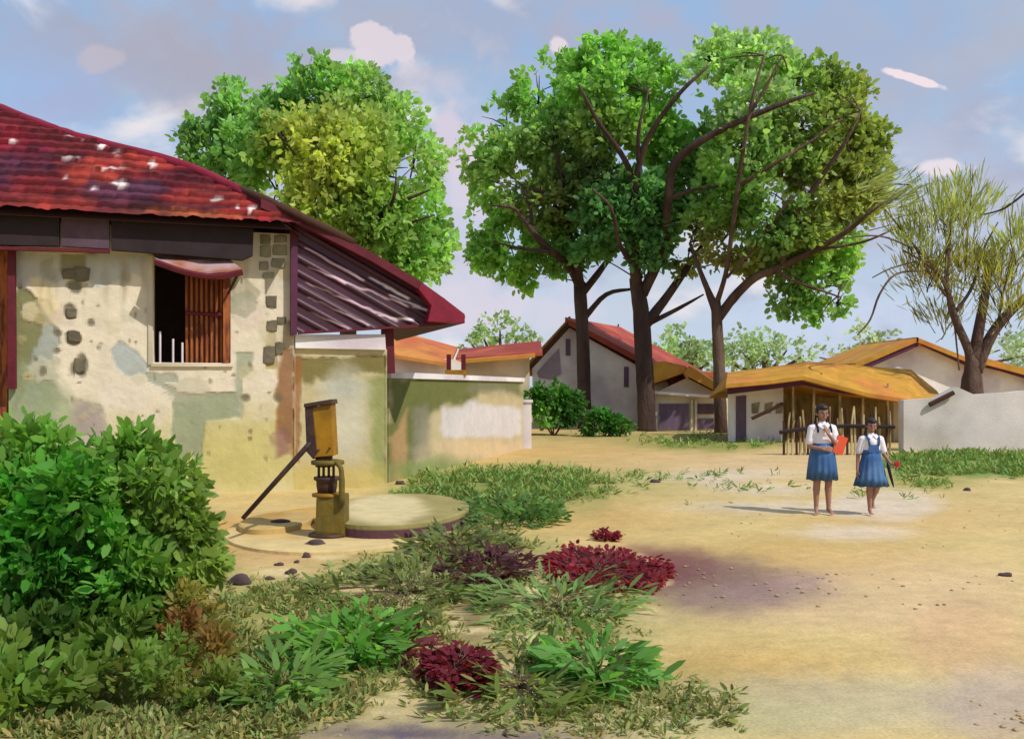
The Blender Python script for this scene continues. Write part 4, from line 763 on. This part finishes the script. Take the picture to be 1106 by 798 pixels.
# ------------------------------------------------------------------ near bush, weeds, flowers
D1 = 6.4
bush('leafy_bush', 'big lush green bush filling the left foreground', [(30,515,46,0,(92,168,62)),(85,530,46,-.1,(66,158,36)),(150,525,50,0,(104,172,76)),(10,560,44,-.1,(56,166,30)),(60,580,46,-.2,(50,156,26)),(125,590,50,-.1,(66,168,34)),(185,600,46,.1,(118,168,86)),(40,640,50,-.2,(48,104,34)),(105,655,50,-.2,(52,112,36)),(165,660,40,0,(100,166,56)),(30,490,34,.2,(86,160,60)),(110,498,28,.1,(76,150,56)),(185,525,34,.1,(104,160,80)),(215,600,34,.2,(112,164,84)),(215,560,28,.15,(104,156,76)),(150,625,44,-.1,(74,160,40)),(20,600,50,-.3,(60,160,30)),(80,530,36,-.35,(54,150,26)),(125,700,34,0,(80,124,50)),(20,690,40,-.1,(74,118,50)),(15,745,40,0,(92,140,50)),(85,740,34,0,(84,116,54)),(60,475,16,.1,(96,170,64)),(20,468,16,.1,(96,170,64)),(135,478,14,.1,(96,166,70)),(170,488,16,.1,(96,160,76)),(230,560,16,.15,(112,166,90)),(205,520,18,.1,(110,166,84)),(238,610,14,.2,(118,170,96)),(200,560,36,.1,(104,156,76)),(-40,560,60,0,(50,140,30)),(150,490,24,.1,(84,150,60)),(60,690,40,0,(56,100,40))], D1, 800, .12, k=7, w=.42)
bush('trailing_bush', 'lower straggling bush with brown tinge beside the big green bush', [(215,690,26,0,(112,92,58)),(240,712,24,0,(120,110,60)),(190,715,26,0,(90,140,56)),(225,670,22,.1,(122,128,64)),(250,690,18,.1,(112,130,62)),(200,745,26,-.1,(84,130,52)),(250,745,20,-.1,(96,132,56)),(150,735,30,-.1,(90,142,50)),(210,650,20,.1,(130,150,80))], 6.05, 900, .075, k=6, w=.38)
# large isolated outward leaf sprays on top of the big bush
def weed(name, label, px, py, rpx, colr, n=40, leaf=.14, w=.3, cat='plant', group=None, up=.16, hgt=.1, flower=None):
    hgt *= .6; n = int(n*1.4)
    g_ = G(px, py); d = g_.y; R = rpx/F*d; t = thing(name, label, cat, g_, group)
    a = rng.uniform(0, 2*math.pi, n); rr = R*np.sqrt(rng.uniform(0,1,n))*(.55+1.1*fbm(np.cos(a)*1.6+px, np.sin(a)*1.6+py, 2)); sy = 1.7
    c = np.stack([g_.x+rr*np.cos(a), g_.y+rr*np.sin(a)*sy, rng.uniform(.02, hgt, n)], 1)
    dirs = np.stack([np.cos(a)*1.5, np.sin(a), np.full(n, up)], 1); col = np.tile(np.array(lin(colr)), (n,1))*(1+.2*rng.normal(size=(n,1)))
    b, dd, L_, cc = sprays(c, dirs, 5, np.full(n, leaf), col, spread=.5, jit=.15); kp = b[:,2] > .0; b[:,2] = np.abs(b[:,2])
    bm = bmesh.new()
    for i in range(0, n, 3): tube(bm, smoothline([g_+Vector((0,0,0)), Vector(((g_.x+c[i,0])/2, (g_.y+c[i,1])/2, .03+c[i,2]*.6)), Vector(c[i])], 3), [.004]*7, 4)
    bm_obj('stem', bm, M['bark'], t, True); leaf_mesh('foliage', b, dd, L_, L_*w, cc, t, M['leaf'], flat=.8); return t
weed('leafy_weed', 'bright green broad weed clump right of the bush, lowest left', 385, 700, 46, (96,164,44), 80, .15, .36, hgt=.2, group='green weeds in the foreground')
weed('leafy_weed', 'dark narrow leaved weed at the very front between bush and weeds', 305, 745, 42, (108,156,62), 60, .17, .24, group='green weeds in the foreground')
weed('leafy_weed', 'bright green weed to the right of the lower red plant', 648, 728, 42, (92,158,54), 60, .16, .3, group='green weeds in the foreground')
weed('leafy_weed', 'slim trailing weed in front of the lower red plant', 560, 742, 60, (110,138,52), 50, .16, .2, group='green weeds in the foreground')
weed('leafy_weed', 'long leaved weed under the upper red flower bed', 600, 655, 70, (118,158,84), 70, .18, .2, group='green weeds in the foreground')
weed('leafy_weed', 'rounded green weed beside the apron, farthest from the viewer', 560, 560, 50, (84,134,56), 110, .16, .34, hgt=.3, group='green weeds in the foreground')
weed('leafy_weed', 'dull green weed mat below the apron', 440, 640, 80, (112,134,66), 110, .14, .26, group='green weeds in the foreground')
weed('leafy_weed', 'grey green weed mat between apron and upper red flowers', 490, 590, 48, (112,132,72), 90, .15, .28, hgt=.16, group='green weeds in the foreground')
weed('red_flower_bed', 'long crimson patch of low flowers at the centre of the weeds', 650, 618, 62, (146,38,56), 420, .06, .7, 'flowers', 'low crimson flowers', hgt=.10)
weed('red_flower_bed', 'compact crimson plant at the front beside the brown stem', 492, 735, 30, (130,32,52), 200, .06, .6, 'flowers', 'low crimson flowers', hgt=.22)
weed('red_flower_bed', 'tiny crimson flower cluster beyond the long red patch', 655, 582, 12, (140,26,54), 40, .06, .6, 'flowers', 'low crimson flowers', hgt=.12)
weed('purple_weed', 'dark purple brown straggling plant left of the long red patch', 525, 620, 44, (96,52,58), 80, .15, .24, 'plant', hgt=.22)
weed('purple_weed', 'thin maroon shoots left of the compact crimson plant', 430, 708, 26, (116,44,56), 22, .13, .24, 'plant', hgt=.08)
# ground cover: short weeds and grass where the soil is green
def scatter(name, n, region, leaf, w, colf, k=4, hgt=.03, up=.7):
    pts = []; 
    u = rng.uniform(region[0], region[1], n*3); v = region[2]+(region[3]-region[2])*rng.uniform(0,1,n*3)
    cc = GS(u, v, 2.2); green = cc[:,1]/(cc[:,0]+1e-4); p = ss(.74, 1.12, green); keep = (rng.uniform(0,1,n*3) < p) & (fbm(u*.05+9, v*.12, 3) > .42); u, v = u[keep][:n], v[keep][:n]
    # leave the apron free
    d = EH*F/(v-HY); x = (u-CX)/F*d; c = np.stack([x, d, np.full(len(d), .01)], 1)
    free = (((c[:,0]-pc.x-.03)/1.45)**2+((c[:,1]-11.75)/2.1)**2 > 1) & ((c[:,0] > -1.9) | (c[:,1] < 15)); c, u, v, d = c[free], u[free], v[free], d[free]
    n_ = len(c); dirs = rng.normal(size=(n_,3)); dirs[:,2] = up; col = colf(u, v, n_)
    b, dd, L_, c2 = sprays(c, dirs, k, leaf*rng.uniform(.6,1.3,n_)*(d/9)**.35, col, spread=.6, jit=.2); b[:,2] = np.abs(b[:,2])*.5; dd[:,2] = np.abs(dd[:,2])
    o = leaf_mesh(name, b, dd, L_, L_*w, c2, None, M['grass'], flat=.5); o['kind'] = 'stuff'; return o
def gc(u, v, n): 
    t = rng.uniform(0,1,(n,1)); return np.array(lin((108,140,58)))*(1-t)+np.array(lin((150,146,74)))*t
tag(scatter('ground_weeds', 22000, (-100,800,520,815), .075, .26, gc), 'low scattered green weeds over the foreground earth', 'weeds')
tag(scatter('far_grass', 12000, (420,1250,462,540), .12, .2, lambda u, v, n: gc(u, v, n)*np.array([.8,1.15,.8]), hgt=.05), 'short green grass verge below the far walls', 'grass')
# grit: small pebbles strewn over the open soil
n_ = 1300; vv = 455+370*rng.uniform(0,1,n_)**.8; uu_ = rng.uniform(150, 1200, n_); dd_ = EH*F/(vv-HY); xx_ = (uu_-CX)/F*dd_; clump = fbm(xx_*.6, dd_*.6, 3) > .46
bm = bmesh.new()
for x_, y_, k_ok in zip(xx_, dd_, clump):
    if not k_ok or ((x_-pc.x)/1.5)**2+((y_-11.75)/2.1)**2 < 1 or (x_ < -1.8 and y_ > 14): continue
    r_0 = random.uniform(.006, .02)*(1.8 if random.random() < .06 else 1); rv = bmesh.ops.create_icosphere(bm, subdivisions=1, radius=r_0)['verts']
    for v in rv: v.co = Vector((v.co.x*random.uniform(.8,1.3)+x_, v.co.y*random.uniform(.8,1.2)+y_, v.co.z*.6+.002))
pbs = bm_obj('gravel', bm, surf('grit', (176,150,112), tint=(120,100,84), var=.3, scale=.9)); pbs['kind'] = 'stuff'; tag(pbs, 'small loose grit scattered over the dusty open ground', 'gravel')
# ------------------------------------------------------------------ people
def cap(bm, p0, p1, r0, r1, seg=14):
    p0, p1 = Vector(p0), Vector(p1); ax = (p1-p0); L_ = ax.length; ax.normalize(); pts = []; rr = []
    for k in range(5): a = math.pi/2*k/5; pts.append(p0-ax*r0*math.cos(a)); rr.append(max(r0*math.sin(a), .0008))
    for k in range(0, 6): a = math.pi/2*k/5; pts.append(p1+ax*r1*math.sin(a)); rr.append(max(r1*math.cos(a), .0008))
    tube(bm, pts, rr, seg)
def ell(bm, c, s, rot=None, sub=3):
    r = bmesh.ops.create_icosphere(bm, subdivisions=sub, radius=1)['verts']
    for v in r:
        q = Vector((v.co.x*s[0], v.co.y*s[1], v.co.z*s[2])); q = rot @ q if rot is not None else q; v.co = q+Vector(c)
def fuse(name, bm, vox, mat, parent, sm=6):
    bmesh.ops.recalc_face_normals(bm, faces=bm.faces); me = bpy.data.meshes.new('tmp'); bm.to_mesh(me); bm.free(); o = bpy.data.objects.new('tmp', me); C.objects.link(o)
    m = o.modifiers.new('r', 'REMESH'); m.mode = 'VOXEL'; m.voxel_size = vox; m.use_smooth_shade = True
    s = o.modifiers.new('s', 'SMOOTH'); s.iterations = sm; s.factor = .5
    dg = bpy.context.evaluated_depsgraph_get(); e = o.evaluated_get(dg); nm = bpy.data.meshes.new_from_object(e); bpy.data.objects.remove(o); nm.name = name; nm.materials.clear()
    smooth(nm); return link(name, nm, parent, mat)
def hand(bm, wr, dr, side, pn_, curl=.5, s=1.0):
    """wrist point, pointing direction, thumb side vector, palm normal (towards which fingers curl)"""
    wr, dr, side, pn_ = Vector(wr), Vector(dr).normalized(), Vector(side).normalized(), Vector(pn_).normalized()
    pal = wr+dr*.045*s
    for k in (-1, 0, 1): cap(bm, wr+side*k*.012*s, wr+dr*.08*s+side*k*.022*s, .015*s, .012*s, 8)
    for k, l in enumerate([.062,.07,.066,.052]):
        b = wr+dr*.078*s+side*(.028-.0185*k)*s; a1 = curl*.5; a2 = curl*1.3
        d1 = (dr*math.cos(a1)+pn_*math.sin(a1)); d2 = (dr*math.cos(a2)+pn_*math.sin(a2)); d3 = (dr*math.cos(a2*1.4)+pn_*math.sin(a2*1.4))
        p1 = b+d1*l*.45*s; p2 = p1+d2*l*.32*s; p3 = p2+d3*l*.23*s; cap(bm, b-d1*.015, p1, .0082*s, .0078*s, 8); cap(bm, p1, p2, .0078*s, .007*s, 8); cap(bm, p2, p3, .007*s, .006*s, 8)
    tb = wr+dr*.025*s+side*.022*s; t1 = tb+(dr*.6+side*.7+pn_*.3).normalized()*.035*s; t2 = t1+(dr*.9+side*.2+pn_*.4).normalized()*.028*s; cap(bm, tb, t1, .0105*s, .0095*s, 8); cap(bm, t1, t2, .0095*s, .007*s, 8)
def girl(name, label, loc, H, pose):
    """built facing the viewer (-Y); scaled so the crown of the hair is at H"""
    t = thing(name, label, 'person', loc); s = H/1.5; S = lambda x, y, z: Vector((x*s, y*s, z*s)); o = Vector(loc)
    A = lambda p: o+S(*p)
    bm = bmesh.new()
    # torso, neck
    cap(bm, A((-.05,0,.80)), A((.05,0,.80)), .10*s, .10*s); cap(bm, A((0,0,.80)), A((0,0,.95)), .105*s, .088*s); cap(bm, A((0,0,.95)), A((0,.0,1.12)), .088*s, .098*s)
    cap(bm, A((-.10,.0,1.175)), A((.10,.0,1.175)), .052*s, .052*s); cap(bm, A((0,.01,1.15)), A((0,-.005,1.30)), .05*s, .038*s)
    hc = Vector((0,-.012,1.385)); R = Matrix.Rotation(pose.get('tilt',0), 3, 'X') @ Matrix.Rotation(pose.get('turn',0), 3, 'Z')
    Hh = lambda p: A(tuple(hc+R @ Vector(p)))
    ell(bm, Hh((0,.012,.018)), (.074*s,.09*s,.094*s), R); ell(bm, Hh((0,-.02,-.045)), (.052*s,.058*s,.056*s), R); ell(bm, Hh((0,-.055,-.083)), (.022*s,.02*s,.016*s), R)
    cap(bm, Hh((0,-.08,.005)), Hh((0,-.098,-.03)), .008*s, .013*s, 8); ell(bm, Hh((0,-.075,-.06)), (.024*s,.014*s,.01*s), R)
    for q in (-1,1): ell(bm, Hh((q*.076,.012,-.01)), (.011*s,.02*s,.03*s), R); ell(bm, Hh((q*.04,-.055,-.025)), (.024*s,.022*s,.022*s), R)
    for (sh_, el, wr, hd, sd, pn_, cu) in pose['arms']:
        cap(bm, A(sh_), A(el), .041*s, .033*s); cap(bm, A(el), A(wr), .033*s, .022*s); hand(bm, A(wr), hd, sd, pn_, cu, s*.98)
    for (hp_, kn, an, toe) in pose['legs']:
        cap(bm, A(hp_), A(kn), .078*s, .052*s); k_, a_ = Vector(kn), Vector(an); cm = k_.lerp(a_, .3)+Vector((0,.012,0))
        cap(bm, A(kn), A(tuple(cm)), .050*s, .050*s); cap(bm, A(tuple(cm)), A(an), .050*s, .029*s)
        td = (Vector(toe)-a_); cap(bm, A(an), A(tuple(a_-td.normalized()*.02+Vector((0,0,-.03)))), .03*s, .027*s)
        sd = Vector((1,0,0)); t_ = Vector(toe)
        cap(bm, A(an), A(tuple(t_+Vector((0,.05,.008)))), .028*s, .022*s); cap(bm, A(tuple(a_+Vector((0,.0,-.035)))), A(tuple(t_+Vector((0,.04,0)))), .026*s, .024*s)
        for k in range(5): cap(bm, A(tuple(t_+Vector(((k-2)*.015,.03,-.004)))), A(tuple(t_+Vector(((k-2)*.017,-.012+abs(k-1.2)*.007,-.006)))), .0095*s, .008*s, 8)
    fuse('body', bm, .0065*s, M['skin'], t, 4)
    # eyes, brows, mouth
    for q in (-1,1):
        bm = bmesh.new(); ell(bm, Hh((q*.029,-.079,.002)), (.012*s,.006*s,.006*s), R, 2); bm_obj('eye', bm, M['eye'], t, True)
        bm = bmesh.new(); tube(bm, [Hh((q*.014,-.087,.02)), Hh((q*.03,-.086,.024)), Hh((q*.046,-.075,.019))], .0035*s, 5); bm_obj('eyebrow', bm, M['hair'], t)
    bm = bmesh.new(); ell(bm, Hh((0,-.086,-.060)), (.021*s,.006*s,.006*s), R, 2); bm_obj('mouth', bm, M['lip'], t, True)
    # hair: shell over the skull, swept back, plus two plaits
    bm = bmesh.new(); ell(bm, Hh((0,.03,.034)), (.084*s,.088*s,.092*s), R); ell(bm, Hh((0,-.02,.075)), (.068*s,.066*s,.045*s), R); ell(bm, Hh((0,.06,-.02)), (.07*s,.06*s,.07*s), R)
    for q in (-1,1):
        ell(bm, Hh((q*.07,.025,.02)), (.018*s,.05*s,.055*s), R)
        for k in range(5): ell(bm, Hh((q*(.072+.006*k),.05-.006*k,-.05-.03*k)), (.017*s,.017*s,.021*s), R, 2)
    fuse('hair', bm, .007*s, M['hair'], t, 4)
    # shirt
    bm = bmesh.new(); cap(bm, A((-.045,0,.86)), A((.045,0,.86)), .105*s, .105*s); cap(bm, A((0,0,.88)), A((0,0,1.0)), .115*s, .108*s); cap(bm, A((-.03,0,1.0)), A((-.03,0,1.11)), .10*s, .098*s); cap(bm, A((.03,0,1.0)), A((.03,0,1.11)), .10*s, .098*s)
    ell(bm, A((0,-.03,1.12)), (.085*s,.085*s,.09*s)); cap(bm, A((-.115,.0,1.17)), A((.115,.0,1.17)), .066*s, .066*s); cap(bm, A((0,.005,1.17)), A((0,0,1.24)), .062*s, .052*s)
    for (sh_, el, *_r) in pose['arms']:
        a_, b_ = Vector(sh_), Vector(el); cap(bm, A(sh_), A(tuple(a_.lerp(b_, .72))), .056*s, .058*s)
    shirt = fuse('shirt', bm, .008*s, M['shirt'], t, 3)
    for q in (-1,1):
        c_ = prism('collar', [A((q*.008,-.062,1.225)), A((q*.055,-.045,1.255)), A((q*.085,-.062,1.215)), A((q*.045,-.088,1.175))], S(0,-.012,.006), M['shirt'], shirt)
    # skirt with pleats
    bm = bmesh.new(); n = 80; Rg = []; prof = pose['skirt']
    for (z, rx, ry) in prof:
        f = (prof[0][0]-z)/(prof[0][0]-prof[-1][0]); Rg.append([bm.verts.new(A(((rx*(1+.075*f*math.sin(k*2*math.pi*14/n+.5*math.sin(z*9))))*math.cos(2*math.pi*k/n), (ry*(1+.075*f*math.sin(k*2*math.pi*14/n)))*math.sin(2*math.pi*k/n), z+.008*f*math.sin(k*.5)))) for k in range(n)])
    inner = [bm.verts.new(v.co*1.0+Vector((0,0,.01))-(v.co-A((0,0,prof[-1][0]))).normalized()*.012) for v in Rg[-1]]; Rg.append(inner); top_in = [bm.verts.new(A((0,0,prof[0][0]-.03))+(v.co-A((0,0,prof[0][0])))*.9) for v in Rg[0]]; Rg.append(top_in)
    for i in range(len(Rg)-1):
        for k in range(n): bm.faces.new((Rg[i][k], Rg[i][(k+1)%n], Rg[i+1][(k+1)%n], Rg[i+1][k]))
    for k in range(n): bm.faces.new((Rg[-1][k], Rg[-1][(k+1)%n], Rg[0][(k+1)%n], Rg[0][k]))
    sk = bm_obj('skirt', bm, M['blue'], t, True)
    lathe('waistband', [(.128,0),(.133,.004),(.133,.036),(.128,.04)], A((0,0,prof[0][0]-.02)), M['blue'], sk, 40, s*pose.get('wb',1.0), s*.86*pose.get('wb',1.0))
    return t, A, S, s
l1 = Vector(((888-CX)/F*12.9, 12.9, .012))
r1 = girl('person', 'taller schoolgirl in white blouse and blue skirt with one arm folded', l1, 1.52, dict(tilt=.12, turn=.1,
   arms=[((-.145,0,1.17),(-.185,-.02,.93),(-.04,-.155,.90),(1,-.1,-.05),(0,0,1),(.2,1,0),.5),((.145,0,1.17),(.175,-.07,.95),(.03,-.165,1.10),(-.35,.15,1),(-.8,-.3,.2),(-.2,1,.3),.9)],
   legs=[((-.07,0,.80),(-.075,-.01,.44),(-.08,.01,.085),(-.095,-.10,.024)),((.07,0,.80),(.08,-.02,.44),(.085,-.01,.085),(.105,-.12,.024))],
   skirt=[(.95,.135,.115),(.88,.158,.135),(.76,.178,.155),(.62,.19,.168),(.47,.20,.175)]))
l2 = Vector(((941-CX)/F*12.88, 12.88, .012))
r2_ = girl('person', 'shorter schoolgirl in blue pinafore dress walking with one foot lifted', l2, 1.33, dict(tilt=.18, turn=-.12,
   arms=[((-.145,0,1.17),(-.20,.02,.92),(-.225,-.02,.69),(-.1,-.12,-1),(0,-1,0),(1,0,0),.5),((.145,0,1.17),(.205,.01,.93),(.265,-.13,.79),(.5,-.8,-.15),(-.6,-.3,.8),(-.3,-.1,-1),.9)],
   legs=[((-.06,0,.80),(-.045,-.05,.44),(-.03,-.02,.085),(-.04,-.135,.024)),((.07,0,.80),(.065,-.10,.46),(.075,.13,.22),(.08,.10,.09))],
   skirt=[(.98,.135,.115),(.88,.152,.132),(.74,.185,.165),(.58,.22,.195),(.44,.255,.215)], wb=1.03))
# pinafore bib and straps, on the shorter girl
t2, A2, S2, s2 = r2_
dress = [c for c in t2.children if c.name.startswith('skirt')][0]
prism('bib', [A2((-.085,-.118,.97)), A2((.085,-.118,.97)), A2((.075,-.112,1.09)), A2((-.075,-.112,1.09))], S2(0,.012,0), M['blue'], dress, .003)
for q in (-1,1):
    bm = bmesh.new(); 
    pp = [A2((q*.07,-.115,1.07)), A2((q*.082,-.105,1.16)), A2((q*.09,-.06,1.228)), A2((q*.09,.0,1.244)), A2((q*.088,.065,1.21)), A2((q*.08,.11,1.1)), A2((q*.07,.118,.97))]
    sp = smoothline(pp, 3); V_ = []
    for p in sp:
        p = Vector(p); w_ = S2(.017,0,0); V_.append((bm.verts.new(p-w_), bm.verts.new(p+w_)))
    for i in range(len(V_)-1): bm.faces.new((V_[i][0], V_[i][1], V_[i+1][1], V_[i+1][0]))
    bmesh.ops.solidify(bm, geom=list(bm.faces), thickness=.006); bm_obj('strap', bm, M['blue'], dress)
# satchel straps of the taller girl
t1, A1, S1, s1 = r1
sch = thing('school_bag', 'dark school bag on the back of the taller girl, straps over both shoulders', 'bag', A1((0,.15,1.0)))
prism('pouch', [A1((-.11,.115,.86)), A1((.11,.115,.86)), A1((.11,.115,1.14)), A1((-.11,.115,1.14))], S1(0,.08,0), M['navy'], sch, .015)
for q in (-1,1):
    bm = bmesh.new(); sp = smoothline([A1((q*.085,.115,1.13)), A1((q*.09,.05,1.225)), A1((q*.092,-.02,1.24)), A1((q*.09,-.075,1.2)), A1((q*.092,-.112,1.12))], 3); V_ = []
    for p in sp: p = Vector(p); w_ = S1(.014,0,0); V_.append((bm.verts.new(p-w_), bm.verts.new(p+w_)))
    for i in range(len(V_)-1): bm.faces.new((V_[i][0], V_[i][1], V_[i+1][1], V_[i+1][0]))
    bmesh.ops.solidify(bm, geom=list(bm.faces), thickness=.008); bm_obj('strap', bm, M['navy'], sch)
bk_ = thing('exercise_book', 'orange red book tucked under the arm of the taller girl', 'book', A1((.2,-.05,.9)))
RB = Matrix.Rotation(math.radians(18), 3, 'Y') @ Matrix.Rotation(math.radians(12), 3, 'Z')
for nm, sz, off, mt in [('cover',(.16,.006,.25),-.015,'orange'),('cover',(.16,.006,.25),.015,'orange'),('pages',(.15,.024,.24),0,'paper')]:
    bm = bmesh.new(); box(bm, A1((.215,-.075,.95))+RB @ Vector((0,off,0)), sz, RB); bm_obj(nm, bm, M[mt], bk_)
fl = thing('red_flower', 'small red flower held out in the shorter girl\'s hand', 'flower', A2((.31,-.22,.78)))
fc0 = A2((.315,-.225,.80)); bm = bmesh.new()
for k in range(7):
    a = k*2*math.pi/7; ell(bm, fc0+Vector((math.cos(a)*.022,0.0+math.sin(a)*.006,math.sin(a)*.022)), (.018,.012,.018), None, 2)
ell(bm, fc0, (.018,.018,.018), None, 2); bm_obj('petals', bm, M['red'], fl, True)
bm = bmesh.new(); tube(bm, [fc0, fc0+Vector((-.02,.02,-.09))], .005, 5); bm_obj('stem', bm, surf('green_stem', (70,110,50), bump=0), fl)
um = thing('folded_umbrella', 'thin black folded umbrella hanging from the shorter girl\'s arm', 'umbrella', A2((.26,-.06,.7)))
a_, b_ = A2((.235,-.045,.80)), A2((.34,-.03,.42)); bm = bmesh.new(); tube(bm, [a_, a_.lerp(b_,.15), a_.lerp(b_,.5), a_.lerp(b_,.85), b_], [.012,.024,.022,.014,.005], 8, wob=.08); bm_obj('canopy', bm, M['navy'], um, True)
bm = bmesh.new(); tube(bm, smoothline([a_, a_+Vector((-.01,0,.05)), a_+Vector((.015,-.005,.075)), a_+Vector((.035,-.01,.05))], 3), .007, 6); bm_obj('handle', bm, M['brownwood'], um, True)
